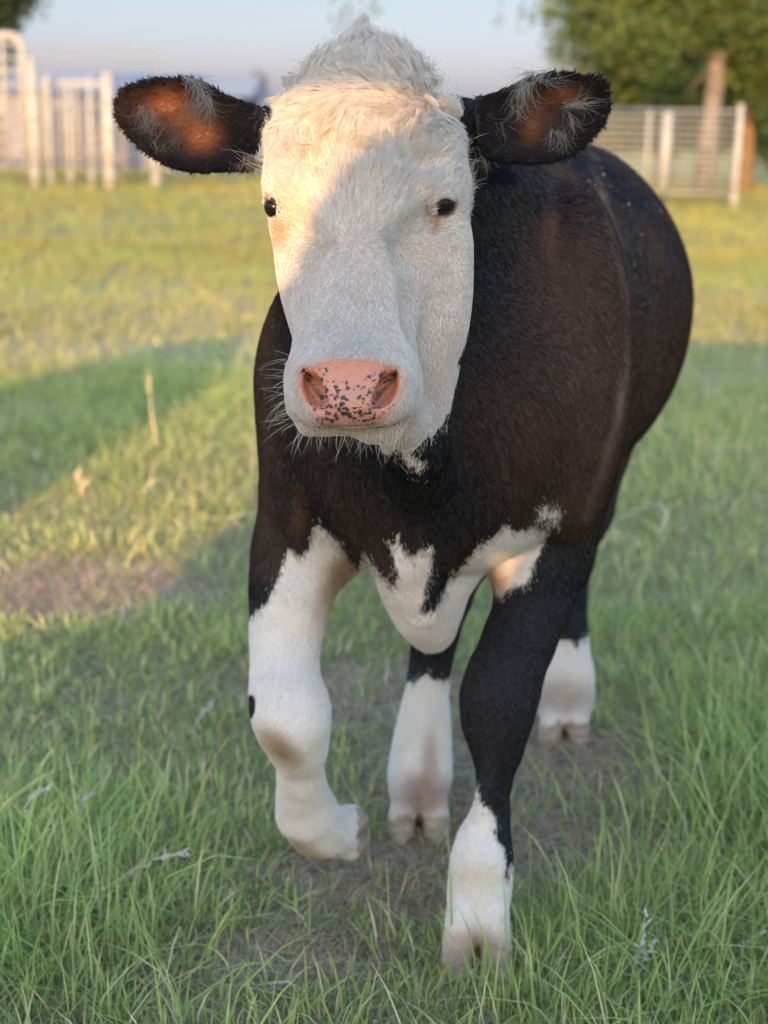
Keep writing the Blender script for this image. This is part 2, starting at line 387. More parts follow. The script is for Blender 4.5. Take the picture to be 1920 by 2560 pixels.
corral_panel(at_px(282, YL), at_px(520, YL), z_px(400, 262, YL), z_px(400, 436, YL), YL+.7, 8, [.12, .28, .45, .62, .8], 'white rail panel right of the thick white post, behind the ear', M_white, .030, False)
corral_panel(at_px(60, YL+3), at_px(400, YL+3), z_px(200, 118, YL+3), z_px(200, 400, YL+3), YL+3, 5, [.2, .75], 'thin grey pipe gate frame standing behind the white panels', flat_mat('dull_pipe', (.25, .25, .25), .6, .1, 5), .013)
def post(px, Y, top_py, r, label, name='fence_post', mat=M_white):
    x = at_px(px, Y); gz = float(ground_z(np.array(x), np.array(Y))); zt = z_px(px, top_py, Y)
    root = empty(name, (x, Y, gz), label=label, cat='fence post', group='white corral posts')
    m = MB(); m.tube([(x, Y, gz-.05), (x, Y, zt)], r, 10); child_world(m.build('pole', mat, None, True), root)
    m = MB(); m.tube([(x, Y, zt), (x, Y, zt+.015), (x, Y, zt+.04)], [r*1.15, r*1.15, r*.5], 10); child_world(m.build('cap', mat, None, True), root)
    for k in range(4):
        z = gz+(zt-gz)*(k+.6)/4.6; m = MB(); m.tube([(x, Y, z-.03), (x, Y, z+.03)], r*1.3, 10); child_world(m.build('hinge_band', mat, None, True), root)
post(84, YL-.25, 150, .070, 'thick white post beside the rounded pipe panel corner')
post(272, YL-.25, 190, .082, 'thick white post just left of the spotted calf ear')
post(388, YL-.2, 280, .06, 'white post whose foot shows under the calf ear')
post(122, YL-.2, 195, .032, 'slim white post, first right of the thick one at the left')
post(172, YL-.2, 205, .034, 'slim white post halfway between the two thick ones')
post(226, YL-.2, 200, .034, 'slim white post just left of the second thick one')
# right-hand gate
YR = 19.5
def wire_gate():
    x0, x1 = at_px(1330, YR), at_px(1842, YR); zt, zb = z_px(1700, 276, YR), z_px(1700, 482, YR); gz = float(ground_z(np.array(x1), np.array(YR)))
    root = empty('wire_gate', (x1, YR, gz), label='white wire mesh gate in front of the tree trunk on the right', cat='gate')
    m = MB(); m.tube([(x0, YR, zb), (x0, YR, zt), (x1, YR, zt), (x1, YR, zb), (x0, YR, zb)], .022, 6); child_world(m.build('frame', M_white, None, True), root)
    m = MB()
    for k in range(1, 12): z = zb+(zt-zb)*k/12; m.tube([(x0, YR+.01, z), (x1, YR+.01, z)], .009, 5)
    for k in range(1, 24): x = x0+(x1-x0)*k/24; m.tube([(x, YR-.008, zb), (x, YR-.008, zt)], .007, 5)
    child_world(m.build('wire_mesh', M_white, None, True), root)
    for px, w in ((1622, .02), (1668, .055), (1380, .03)):
        x = at_px(px, YR); m = MB(); m.tube([(x, YR-.05, zb+.02), (x, YR-.05, zt-.02)], w, 8); child_world(m.build('brace', M_white, None, True), root)
wire_gate()
post(1850, YR-.2, 268, .042, 'white post at the right end of the wire mesh gate')
def long_barn():
    Y = 62.0; x0, x1 = at_px(-500, Y), at_px(600, Y); gz = float(ground_z(np.array(x0), np.array(Y)))-.1; zt = z_px(100, 232, Y)
    root = empty('long_barn', ((x0+x1)/2, Y+4, gz), label='long low grey barn far behind the white pipe panels', cat='barn')
    m = MB(); m.box((x0, Y, gz), (x1, Y+9, zt)); child_world(m.build('wall', M_metal), root)
    m = MB(); m.add([(x0-.5, Y-.5, zt), (x1+.5, Y-.5, zt), (x1+.5, Y+9.5, zt), (x0-.5, Y+9.5, zt), (x0-.5, Y+4.5, zt+.9), (x1+.5, Y+4.5, zt+.9)], [(0, 1, 5, 4), (3, 4, 5, 2), (0, 4, 3), (1, 2, 5), (0, 3, 2, 1)])
    child_world(m.build('roof', flat_mat('barn_roof_sheet', (.27, .275, .30), .6, .05, 1)), root)
    md = flat_mat('dark_doorway', (.12, .12, .15), .8, .1, 1)
    for k in range(4):
        xa = x0+(x1-x0)*(k+.3)/4; m = MB(); m.box((xa, Y-.06, gz), (xa+2.4, Y-.01, gz+(zt-gz)*.75)); child_world(m.build('door', md), root)
long_barn()

# ------------------------------------------------------------------ trees
M_bark = flat_mat('tree_bark', (.17, .145, .12), .9, .35, 7, bump=.6)
def tree(name, x, y, h_trunk, r_trunk, blobs, nleaf, leaf, label, base_col, group='trees beyond the pasture', lean=0.0, mat=M_bark, gz=None):
    if gz is None: gz = float(ground_z(np.array(x), np.array(y)))
    root = empty(name, (x, y, gz), label=label, cat='tree', group=group)
    m = MB(); top = np.array([x+lean, y, gz+h_trunk])
    pts = [np.array([x, y, gz-.1]), np.array([x+lean*.2, y, gz+h_trunk*.25]), np.array([x+lean*.45+.03, y, gz+h_trunk*.55]), top]
    m.tube(pts, [r_trunk*1.35, r_trunk, r_trunk*.9, r_trunk*.55], 12)
    for (bx, by, bz, rx, rz) in blobs:
        st = pts[2] if rng.random() < .5 else pts[3]-np.array([0, 0, .3]); e = np.array([x+bx, y+by, gz+bz]); mid = (st+e)/2+rng.normal(0, .12, 3)
        m.tube([st, mid, e], [r_trunk*.22, r_trunk*.14, r_trunk*.05], 7)
    child_world(m.build('trunk', mat, None, True), root)
    nb = len(blobs); B = np.array(blobs); wts = B[:, 3]**2*B[:, 4]; k = rng.choice(nb, nleaf//14, p=wts/wts.sum())
    d = nrm(rng.normal(size=(len(k), 3))); rad = rng.random(len(k))**.45
    cen = np.array([x, y, gz])+B[k, :3]+d*rad[:, None]*np.stack([B[k, 3], B[k, 3]*.9, B[k, 4]], -1)
    cc = np.asarray(base_col)*rng.uniform(.55, 1.5, (len(k), 1))*(1+np.array([.5, .25, -.2])*np.clip(rng.normal(0, .5, (len(k), 1)), -.8, .8))
    c = np.repeat(cen, 14, 0)+rng.normal(0, leaf*2.1, (len(k)*14, 3))*[1, 1, .6]; n = len(c)
    u = nrm(rng.normal(size=(n, 3))); v = nrm(np.cross(u, rng.normal(size=(n, 3)))); s = leaf*rng.uniform(.6, 1.3, (n, 1))
    V = np.stack([c-u*s, c+v*s*.45, c+u*s, c-v*s*.45], 1); col = np.repeat(cc, 14, 0)*rng.uniform(.75, 1.25, (n, 1))
    o = mesh_np('crown', V.reshape(-1, 3), np.arange(n*4), np.full(n, 4), M_leaf, smooth=False, colors={'coat': np.repeat(np.clip(col, .005, .5), 4, 0)})
    child_world(o, root); return root
def blobs_from(spec, Y, x, gz):
    out = []
    for (px, py, rpx, dy) in spec:
        p = P(px, py, Y+dy); r = rpx*mpp(todepth(p)); out.append((p[0]-x, p[1]-Y, p[2]-gz, r, r*.8))
    return out
def trees():
    Y = 22.5; x = at_px(1772, Y); gz = float(ground_z(np.array(x), np.array(Y)))
    sp = [(1500, 30, 120, 0), (1440, 120, 70, .4), (1480, 210, 75, .3), (1600, 120, 110, -.5), (1580, 230, 70, .5), (1700, 40, 130, 0), (1670, 190, 62, .6), (1850, 40, 130, -.3), (1860, 160, 95, .3), (1640, -120, 190, 0), (1850, -180, 220, 0), (1480, -110, 130, 0), (2050, 60, 200, 0), (1550, 150, 90, 1), (1990, 240, 120, .5), (1390, 40, 40, 0), (1420, -30, 60, 0), (1540, 255, 50, 1.2), (1620, 265, 45, 1.4), (1690, 260, 40, 1.3)]
    tree('leafy_tree', x, Y, 3.6, .14, blobs_from(sp, Y, x, gz), 62000, .055, 'large leafy tree with a pale brown trunk behind the wire gate', (.105, .155, .042), lean=.1)
    Y = 24; x = at_px(1874, Y); gz = float(ground_z(np.array(x), np.array(Y)))
    sp = [(1880, 180, 90, 0), (1960, 120, 140, 0), (1850, 80, 110, .5), (2050, 200, 130, 0), (1900, -50, 180, 0), (1800, 220, 50, 1)]
    tree('leafy_tree', x, Y, 3.0, .115, blobs_from(sp, Y, x, gz), 22000, .065, 'leafy tree with orange lit trunk at the right edge', (.095, .135, .038), mat=flat_mat('sun_tinted_bark', (.20, .13, .075), .9, .3, 5))  # bark tinted orange to stand in for low sunlight
    Y = 34; x = at_px(1668, Y); gz = float(ground_z(np.array(x), np.array(Y)))
    sp = [(1640, 180, 100, 0), (1560, 225, 60, 0), (1720, 200, 90, 0), (1620, 100, 120, 0), (1470, 230, 55, 0), (1400, 262, 40, 0), (1790, 235, 70, 0), (1600, 285, 50, 1), (1500, 280, 45, 1), (1720, 290, 50, 1), (1800, 300, 50, 1), (1900, 310, 80, 2)]
    tree('leafy_tree', x, Y, 4.0, .16, blobs_from(sp, Y, x, gz), 26000, .075, 'shaded tree with grey trunk far behind the mesh gate', (.08, .12, .045), mat=flat_mat('grey_bark', (.22, .2, .19), .9, .3, 5))
    Y = 44; x = at_px(1950, Y); gz = float(ground_z(np.array(x), np.array(Y)))
    sp = [(px_, 330+12*math.sin(px_*.05), 52, 0) for px_ in range(1340, 2200, 55)]+[(px_, 275, 46, 1) for px_ in range(1380, 2200, 80)]+[(1960, 380, 60, 0), (2060, 390, 60, 0)]
    tree('bushy_thicket', x, Y, 2.5, .10, blobs_from(sp, Y, x, gz), 36000, .10, 'low dark green thicket of bushes behind the mesh gate', (.085, .12, .045))
    Y = 48; x = at_px(-70, Y); gz = float(ground_z(np.array(x), np.array(Y)))
    sp = [(20, -30, 70, 0), (-20, 30, 75, 0), (60, 5, 40, 0), (-120, -60, 190, 0), (-80, 120, 110, 0), (30, 50, 30, 0)]
    tree('leafy_tree', x, Y, 5.0, .3, blobs_from(sp, Y, x, gz), 20000, .11, 'dark tree crown reaching into the top left corner', (.045, .07, .03))
    Y = 95; x = at_px(643, Y); gz = float(ground_z(np.array(x), np.array(Y)))
    sp = [(643, 205, 16, 0), (640, 225, 18, 0), (646, 190, 9, 0)]
    tree('far_tree', x, Y, 3.2, .12, blobs_from(sp, Y, x, gz), 1500, .10, 'tiny far tree between the left ear and the white face', (.11, .12, .05))
    # leafy twigs of an overhanging branch, hanging into the top of the picture
    Y = 9.0; root = empty('overhanging_branch', tuple(P(980, -500, Y)), label='thin branch with small leaf sprigs above the calf head', cat='branch')
    m = MB(); tips = [(868, 48), (930, 22), (1245, 55), (1330, 28)]
    m.tube([P(760, -560, Y), P(1000, -430, Y), P(1260, -330, Y), P(1480, -200, Y)], [.03, .025, .02, .008], 7)
    m.tube([P(1000, -430, Y), P(900, -150, Y), P(870, 45, Y)], [.012, .006, .002], 5)
    m.tube([P(1260, -330, Y), P(1270, -100, Y), P(1245, 60, Y)], [.012, .006, .002], 5)
    m.tube([P(1260, -330, Y), P(1360, -120, Y), P(1330, 30, Y)], [.012, .006, .002], 5)
    child_world(m.build('limb', M_bark, None, True), root)
    cs, ks = [], []
    for (px, py), s, k in zip(tips, (.055, .035, .03, .05), (70, 26, 12, 50)): cs.append(np.asarray(P(px, py, Y))+rng.normal(0, s, (k, 3)))
    c = np.concatenate(cs); n = len(c); u = nrm(rng.normal(size=(n, 3))); v = nrm(np.cross(u, rng.normal(size=(n, 3)))); s = .016*rng.uniform(.6, 1.3, (n, 1))
    V = np.stack([c-u*s, c+v*s*.5, c+u*s, c-v*s*.5], 1)
    child_world(mesh_np('leaves', V.reshape(-1, 3), np.arange(n*4), np.full(n, 4), M_leaf, smooth=False, colors={'coat': np.repeat(np.array([[.10, .12, .035]])*rng.uniform(.7, 1.3, (n, 1)), 4, 0)}), root)
trees()

# ------------------------------------------------------------------ dry weed stalks standing in the grass
M_straw = flat_mat('bleached_straw', (.58, .56, .48), .7, .15, 60)
M_strawy = flat_mat('yellow_straw', (.60, .52, .30), .7, .15, 60)
def stalk(pts, Y, r, head, label, mat=M_straw, ddy=0.0, name='dry_weed_stalk', group='dry weed stalks'):
    Q = []
    for k, (px, py) in enumerate(pts): Q.append(np.asarray(P(px, py, Y+ddy*k)))
    Q = np.array(Q); t = np.linspace(0, len(Q)-1, 5*len(Q)); C = np.stack([smooth_table(np.arange(len(Q)), Q[:, a], t) for a in range(3)], -1)
    C += rng.normal(0, r*.5, C.shape)
    g = C[0].copy(); root = empty(name, tuple(g), label=label, cat='weed stalk', group=group)
    m = MB(); m.tube(C, np.linspace(r, r*.55, len(C)), 6); child_world(m.build('stem', mat, None, True), root)
    if head:
        m = MB(); n0 = int(len(C)*(1-head))
        for i in range(n0, len(C)-1):
            for _ in range(2):
                b = C[i]+(C[i+1]-C[i])*rng.random(); d = nrm(C[min(i+1, len(C)-1)]-C[i]+rng.normal(0, 1, 3)*np.linalg.norm(C[i+1]-C[i])*.38)
                L = r*rng.uniform(3, 6); m.tube([b, b+d*L*.5+rng.normal(0, r*.2, 3), b+d*L], [r*.4, r*.75, r*.2], 5)
        child_world(m.build('seed_head', mat, None, True), root)
stalk([(398, 1165), (384, 1060), (374, 990), (370, 925)], 4.9, .0038, .42, 'tall sunlit seed stalk left of the calf chest', M_strawy)
stalk([(225, 1300), (210, 1240), (198, 1185)], 4.3, .0050, .5, 'sunlit yellow seed head at the edge of the shadow', M_strawy)
stalk([(100, 1210), (96, 1165), (88, 1130)], 4.7, .0035, .5, 'small bleached stalk in the shadow at the left edge')
stalk([(740, 1240), (600, 1290), (430, 1300), (300, 1300), (230, 1290)], 4.05, .0030, 0, 'long bent dry stem lying across the sunlit grass', M_strawy)
stalk([(445, 1875), (480, 1830), (505, 1785), (530, 1758)], 2.6, .0026, .35, 'short dry stalk with a curled tip left of the raised leg')
stalk([(88, 2090), (68, 2045), (72, 2000), (130, 1965)], 2.1, .0022, .45, 'bleached stalk with hooked top at the lower left')
stalk([(165, 2170), (172, 2090), (190, 2030), (224, 1985)], 2.13, .0026, .5, 'pale upright stalk beside the hooked one, with a leafy tip')
stalk([(290, 2212), (340, 2175), (400, 2145), (462, 2133)], 2.0, .0028, .55, 'white crooked stem leaning right among the front grass')
stalk([(560, 2470), (640, 2462), (720, 2458), (770, 2490), (810, 2560)], 1.76, .0022, .2, 'bleached branching twig on the ground at the bottom centre', ddy=-.004)
stalk([(570, 2562), (650, 2545), (720, 2548), (800, 2580)], 1.73, .0026, .2, 'thick bleached stem along the bottom edge')
stalk([(1548, 2540), (1560, 2470), (1595, 2390), (1618, 2290)], 1.80, .0028, .65, 'tall pale seedy stalk in the lower right grass')
stalk([(1590, 2450), (1612, 2400), (1632, 2362)], 1.79, .0022, .6, 'short forked pale stalk touching the tall seedy one')
stalk([(1826, 2460), (1850, 2400), (1862, 2360), (1905, 2330)], 1.85, .0022, .5, 'thin pale stalk bending right at the lower right edge')
stalk([(1395, 1960), (1390, 1920), (1384, 1885)], 2.55, .0034, .4, 'short pale stalk right of the black foreleg')
stalk([(1500, 1320), (1560, 1290), (1620, 1262), (1655, 1262)], 4.0, .0018, .2, 'pale fallen stem on the shaded grass right of the belly')
stalk([(1660, 1335), (1665, 1290), (1648, 1255)], 4.05, .0018, .3, 'pale bent stalk at the end of the fallen stem')
stalk([(1730, 1650), (1745, 1560), (1740, 1520)], 3.2, .0030, .3, 'upright pale stalk in the shaded grass on the right')

# ------------------------------------------------------------------ unseen board screen added behind the camera, cut to shape the foreground shade
WY = -2.1; TAZ = math.tan(SUN_AZ); TEL = math.tan(SUN_EL)/math.cos(SUN_AZ)
def on_screen(p): return (p[0]-TAZ*(p[1]-WY), p[2]+TEL*(p[1]-WY))
def shade_screen():
    blob = [(0, 986), (148, 948), (295, 910), (464, 860), (590, 847), (624, 885), (612, 940), (506, 1012), (380, 1075), (253, 1159), (148, 1222), (20, 1300), (-200, 1400), (-300, 1060)]
    shade = [(640, 1290), (530, 1359), (458, 1431), (420, 1489), (313, 1533), (193, 1547), (72, 1576), (0, 1610), (-300, 1700), (-900, 2900), (3000, 2900), (2350, 860), (1900, 858), (1400, 850), (900, 865), (840, 940), (760, 1080)]
    pb = [on_screen(G(*q)) for q in blob]; ps = [on_screen(G(*q)) for q in shade]
    face = [(600, 218), (1100, 228), (1078, 285), (1000, 340), (930, 400), (850, 485), (800, 545), (750, 630), (718, 720), (600, 730)]
    shoulder = [(1372, 560), (1398, 540), (1412, 575), (1405, 625), (1384, 650), (1368, 612)]
    pit = [(1238, 1465), (1252, 1385), (1284, 1360), (1292, 1400), (1264, 1470)]
    holes = [[on_screen(PD(a, b, 1.62)) for a, b in face], [on_screen(P(a, b, 2.06)) for a, b in shoulder], [on_screen(P(a, b, 2.0)) for a, b in pit]]  # openings cut so sun patches land on face, shoulder and armpit
    root = empty('shade_screen', (0, WY, 0), label='unseen board screen added behind the camera to shape the shade', cat='wall')
    m = MB(); w = .014; us = np.arange(-3.6, 3.2, w); zs = np.arange(.0, 2.3, .008)
    for u in us:
        U = np.full(zs.shape, u+w/2); s = inpoly(U, zs, pb) | inpoly(U, zs, ps)
        s &= zs > .55
        if u > -1.72 and u < 1.3: s |= (zs < .78) & (zs > .55)
        if -1.08 < u < -.45: s |= (zs > .73) & (zs < 2.08)
        if abs((u+1.4) % 1.5) < .08: s |= zs < .56
        if abs(u+2.68) < .08: s |= zs < 1.0
        for h in holes: s &= ~inpoly(U, zs, h)
        s = np.concatenate([[False], s, [False]]); d = np.diff(s.astype(int)); a = np.nonzero(d == 1)[0]; b = np.nonzero(d == -1)[0]
        for i, j in zip(a, b): m.box((u, WY-.012, zs[i]), (u+w+.0005, WY+.012, zs[min(j, len(zs)-1)]))
    child_world(m.build('screen_boards', M_screen), root)
shade_screen()

# ================================================================== THE CALF
# One signed-distance body on a rectilinear grid, meshed with surface nets into one continuous skin.
def axis(segs):
    out = []
    for a, b, h in segs: out.append(np.arange(a, b-1e-9, h))
    return np.concatenate(out+[[segs[-1][1]]]).astype(F32)
QH = 1.0
gx = axis([(-.36, .30, .004), (.30, .70, .008)])
gy = axis([(1.36, 1.80, .004), (1.80, 2.30, .007), (2.30, 3.25, .010)])
gz_ = axis([(-.03, .36, .005), (.36, .76, .008), (.76, 1.30, .004)])
FIELD = np.full((len(gx), len(gy), len(gz_)), .2, F32)
def box_of(lo, hi):
    s = []
    for g, a, b in zip((gx, gy, gz_), lo, hi):
        i0 = max(int(np.searchsorted(g, a))-1, 0); i1 = min(int(np.searchsorted(g, b))+1, len(g)); s.append(slice(i0, i1))
    return tuple(s)
def apply(lo, hi, fn, k=.02, op='add'):
    s = box_of(lo, hi)
    X = gx[s[0]][:, None, None]; Y = gy[s[1]][None, :, None]; Z = gz_[s[2]][None, None, :]
    if min(FIELD[s].shape) == 0: return
    d = fn(X, Y, Z).astype(F32)
    if op == 'add': FIELD[s] = smin(FIELD[s], d, k)
    else: FIELD[s] = smax(FIELD[s], -d, k)
def seg(a, b, ra, rb, k=.03, op='add', pad=.06):
    a = np.asarray(a, float); b = np.asarray(b, float); r = max(ra, rb)+pad
    e = b-a; L = e@e+1e-12
    def fn(X, Y, Z):
        t = np.clip(((X-a[0])*e[0]+(Y-a[1])*e[1]+(Z-a[2])*e[2])/L, 0, 1)
        return np.sqrt((X-a[0]-t*e[0])**2+(Y-a[1]-t*e[1])**2+(Z-a[2]-t*e[2])**2)-(ra+(rb-ra)*t)
    apply(np.minimum(a, b)-r, np.maximum(a, b)+r, fn, k, op)
def ell(c, rad, axes=None, k=.03, op='add', pad=.06):
    c = np.asarray(c, float); A = np.eye(3) if axes is None else np.asarray(axes, float); rad = np.asarray(rad, float); R = rad.max()+pad
    def fn(X, Y, Z):
        x, y, z = X-c[0], Y-c[1], Z-c[2]
        q = [(x*A[i][0]+y*A[i][1]+z*A[i][2]) for i in range(3)]
        m = np.sqrt(sum((q[i]/rad[i])**2 for i in range(3))); g = np.sqrt(sum((q[i]/rad[i]**2)**2 for i in range(3)))
        return m*(m-1)/np.maximum(g, 1e-6)
    apply(c-R, c+R, fn, k, op)
CAMAX = np.stack([CR, -CU, CF])                # right, down, away: the calf faces the viewer
def chain(pts, k=.03, kk=.02, op='add'):
    """pts: (px, py, Y, half-width in px)"""
    q = [(np.asarray(P(a, b, Y)), w*mpp(todepth(np.asarray(P(a, b, Y))))) for a, b, Y, w in pts]
    for (p0, r0), (p1, r1) in zip(q[:-1], q[1:]): seg(p0, p1, r0, r1, k, op)
    return q

# --- trunk: sections along Y  (xL, xR, zBottom, zTop, n)
TS = np.array([
 [1.80, .00, .10, .66, .80, 2.0], [1.84, -.09, .19, .60, .92, 2.0], [1.90, -.124, .25, .55, .99, 2.1], [1.97, -.155, .300, .53, 1.04, 2.2],
 [2.06, -.160, .320, .53, 1.07, 2.25], [2.18, -.150, .335, .515, 1.09, 2.2], [2.32, -.115, .385, .49, 1.095, 2.2], [2.48, -.085, .470, .495, 1.095, 2.25],
 [2.64, -.04, .536, .50, 1.10, 2.25], [2.80, .03, .572, .53, 1.105, 2.25], [2.95, .11, .565, .60, 1.09, 2.2], [3.06, .20, .51, .74, 1.06, 2.2], [3.13, .28, .42, .84, .98, 2.0]])
def trunk(X, Y, Z):
    yy = Y.ravel(); T = [smooth_table(TS[:, 0], TS[:, j], yy)[None, :, None] for j in range(1, 6)]
    cx, w = (T[0]+T[1])/2, np.maximum((T[1]-T[0])/2, .01); cz, h = (T[2]+T[3])/2, np.maximum((T[3]-T[2])/2, .01); n = T[4]
    dx, dz = np.abs(X-cx), np.abs(Z-cz)
    w2 = w*np.where(Z > cz, 1-.22*np.clip((Z-cz)/h, 0, 1)**1.5, 1)
    m = ((dx/w2)**n+(dz/h)**n)**(1/n); r = np.sqrt(dx**2+dz**2)
    d = np.where(m > 1e-4, r*(1-1/np.maximum(m, 1e-4)), -np.minimum(w, h)); d = np.maximum(d, -.1)*.85
    e = np.maximum(TS[0, 0]+.0-Y, Y-TS[-1, 0])
    return smax(d, e, .06)
apply((-.36, 1.74, .3), (.70, 3.2, 1.25), trunk, .02)
# shoulders, neck, brisket
ell(P(1405, 940, 2.07), (.096, .15, .27), k=.028)
ell(P(758, 1110, 2.03), (.058, .13, .19), k=.05)
seg(P(905, 380, 1.86), P(1060, 560, 2.10), .105, .155, .06)
seg(P(915, 620, 1.84), P(960, 900, 1.98), .105, .15, .06)
seg(P(1010, 480, 1.90), P(1160, 600, 2.15), .09, .14, .05)
seg(P(985, 900, 1.83), P(1010, 1250, 1.93), .060, .07, .05)
ell(P(1085, 650, 1.97), (.10, .12, .16), k=.06)
# neck fold and dewlap ending in two loose folds of skin
chain([(1130, 830, 1.84, 34), (1120, 1010, 1.835, 26), (1095, 1170, 1.84, 24), (1100, 1300, 1.86, 30), (1095, 1400, 1.88, 36)], .02)
chain([(820, 1130, 1.79, 12), (870, 1280, 1.80, 16), (930, 1370, 1.84, 10)], .03, op='sub')
chain([(1060, 1130, 1.79, 8), (1050, 1250, 1.81, 12), (1040, 1330, 1.84, 8)], .03, op='sub')
chain([(960, 1130, 1.85, 60), (985, 1290, 1.86, 62), (1015, 1400, 1.87, 62), (1040, 1470, 1.885, 56), (1056, 1528, 1.895, 46)], .012)
chain([(1000, 1250, 1.97, 110), (1045, 1380, 1.99, 112), (1062, 1460, 2.0, 106), (1068, 1525, 2.01, 80), (1080, 1572, 2.02, 58)], .022)
chain([(1180, 1290, 1.98, 85), (1150, 1400, 2.0, 60)], .03)
# lifted foreleg
LF = [(765, 1250, 2.02, 100), (743, 1400, 2.00, 103), (724, 1500, 1.97, 87), (713, 1600, 1.95, 74), (711, 1700, 1.915, 71), (720, 1765, 1.882, 78), (732, 1815, 1.868, 74), (747, 1872, 1.885, 56), (752, 1945, 1.915, 46), (757, 1992, 1.945, 53), (766, 2030, 1.965, 66)]
chain(LF, .034)
chain([(768, 2035, 1.965, 73), (795, 2072, 1.99, 66), (835, 2080, 2.015, 62)], .02)
chain([(760, 1330, 2.02, 80), (850, 1330, 2.06, 70), (930, 1330, 2.08, 60)], .04)
chain([(800, 1420, 2.02, 50), (850, 1380, 2.04, 50)], .04)
ell(P(772, 1775, 1.895), (.019, .02, .028), k=.03)
# its hoof, two claws turned back and inward
for dy_, dp in ((-24, 0.0), (26, .012)):
    chain([(840, 2080+dy_, 2.02+dp, 34), (876, 2080+dy_*1.1, 2.035+dp, 40), (892, 2082+dy_*1.15, 2.045+dp, 33)], .008)
# planted foreleg
RF = [(1400, 1180, 2.08, 130), (1362, 1380, 2.06, 114), (1343, 1440, 2.04, 104), (1333, 1510, 2.02, 90), (1298, 1600, 1.99, 86), (1262, 1690, 1.95, 89), (1246, 1750, 1.93, 91), (1241, 1812, 1.925, 79), (1243, 1875, 1.925, 58), (1236, 1950, 1.92, 39), (1227, 2035, 1.905, 42), (1210, 2105, 1.885, 62), (1204, 2165, 1.87, 73), (1198, 2230, 1.86, 72), (1192, 2290, 1.852, 74)]
chain(RF, .018)
for q_ in ((1222, 1950, 1.89), (1212, 2040, 1.875)): ell(P(*q_), (.012, .012, .05), k=.02)
chain([(1280, 1290, 2.07, 90), (1230, 1350, 2.06, 60)], .05)
def claws(cx, cy, Y, sp, w, h, top_r):
    p0 = np.asarray(P(cx, cy, Y)); m = mpp(todepth(p0))
    for s in (-1, 1):
        c = p0+np.array([s*sp*m, 0, 0]); a = c+np.array([0, .012, h]); b = c+np.array([s*.006, -.012, w*m*.72])
        seg(a, b, top_r*m, w*m, .006); seg(b, b+np.array([0, -.02, -w*m*.25]), w*m*.95, w*m*.70, .006)
        seg(b, b+np.array([0, .045, -w*m*.1]), w*m, w*m*.8, .006)
claws(1190, 2425, 1.815, 40, 39, .075, 40)
# dewclaws
for s in (-1, 1): ell(np.asarray(P(1203+s*48, 2185, 1.93)), (.010, .010, .013), k=.008)
# hind legs
HL = [(1235, 1180, 2.75, 150), (1165, 1340, 2.55, 95), (1112, 1500, 2.41, 56), (1092, 1580, 2.37, 47), (1078, 1650, 2.34, 43), (1068, 1720, 2.32, 44), (1061, 1800, 2.30, 55), (1054, 1875, 2.285, 64), (1049, 1945, 2.27, 69), (1046, 1990, 2.26, 66)]
chain(HL, .03); claws(1046, 2095, 2.215, 36, 34, .072, 34)
HR = [(1470, 1060, 2.78, 130), (1445, 1270, 2.78, 82), (1415, 1400, 2.77, 62), (1404, 1500, 2.75, 55), (1404, 1580, 2.73, 58), (1412, 1680, 2.70, 64), (1412, 1750, 2.68, 64), (1410, 1780, 2.67, 58)]
chain(HR, .03); claws(1408, 1868, 2.61, 30, 29, .065, 30)
print('body sdf', time.time()-T0)

# --- head: two lofts in the frame of the camera-facing head (right, down, away), in metres
HD0 = 1.68
def head_frame(X, Y, Z):
    x, y, z = X, Y, Z-HCAM
    a = x*CR[0]+y*CR[1]+z*CR[2]; b = -(x*CU[0]+y*CU[1]+z*CU[2]); d = x*CF[0]+y*CF[1]+z*CF[2]; return a, b, d
def loft(table, Dref, nf, nb, scale=.8, k=.02, taper_cap=.03):
    T = np.array(table, float)
    m = T[:, 3]/FPX
    bb = (T[:, 0]-CY)*m; aL = (T[:, 1]-CX)*m; aR = (T[:, 2]-CX)*m
    def fn(X, Y, Z):
        a, b, d = head_frame(X, Y, Z)
        gl = np.linspace(bb[0], bb[-1], 400)
        tab = [smooth_table(bb, q, gl) for q in (aL, aR, T[:, 3], T[:, 4], T[:, 5])]
        L, R, Ds, Df, Db = [np.interp(b, gl, q) for q in tab]
        c, w = (L+R)/2, np.maximum((R-L)/2, .004)
        front = d < Ds; ext = np.where(front, np.maximum(Ds-Df, .005), np.maximum(Db-Ds, .005)); n = np.where(front, nf, nb)
        dx, dy = np.abs(a-c), np.abs(d-Ds); mm = ((dx/w)**n+(dy/ext)**n)**(1/n); r = np.sqrt(dx*dx+dy*dy)
        dist = np.where(mm > 1e-3, r*(1-1/np.maximum(mm, 1e-3)), -.05); dist = np.maximum(dist, -.08)*scale
        cap = np.maximum(bb[0]-b, b-bb[-1]); return smax(dist, cap, taper_cap)
    apply((-.2, 1.36, .70), (.24, 2.0, 1.30), fn, k)
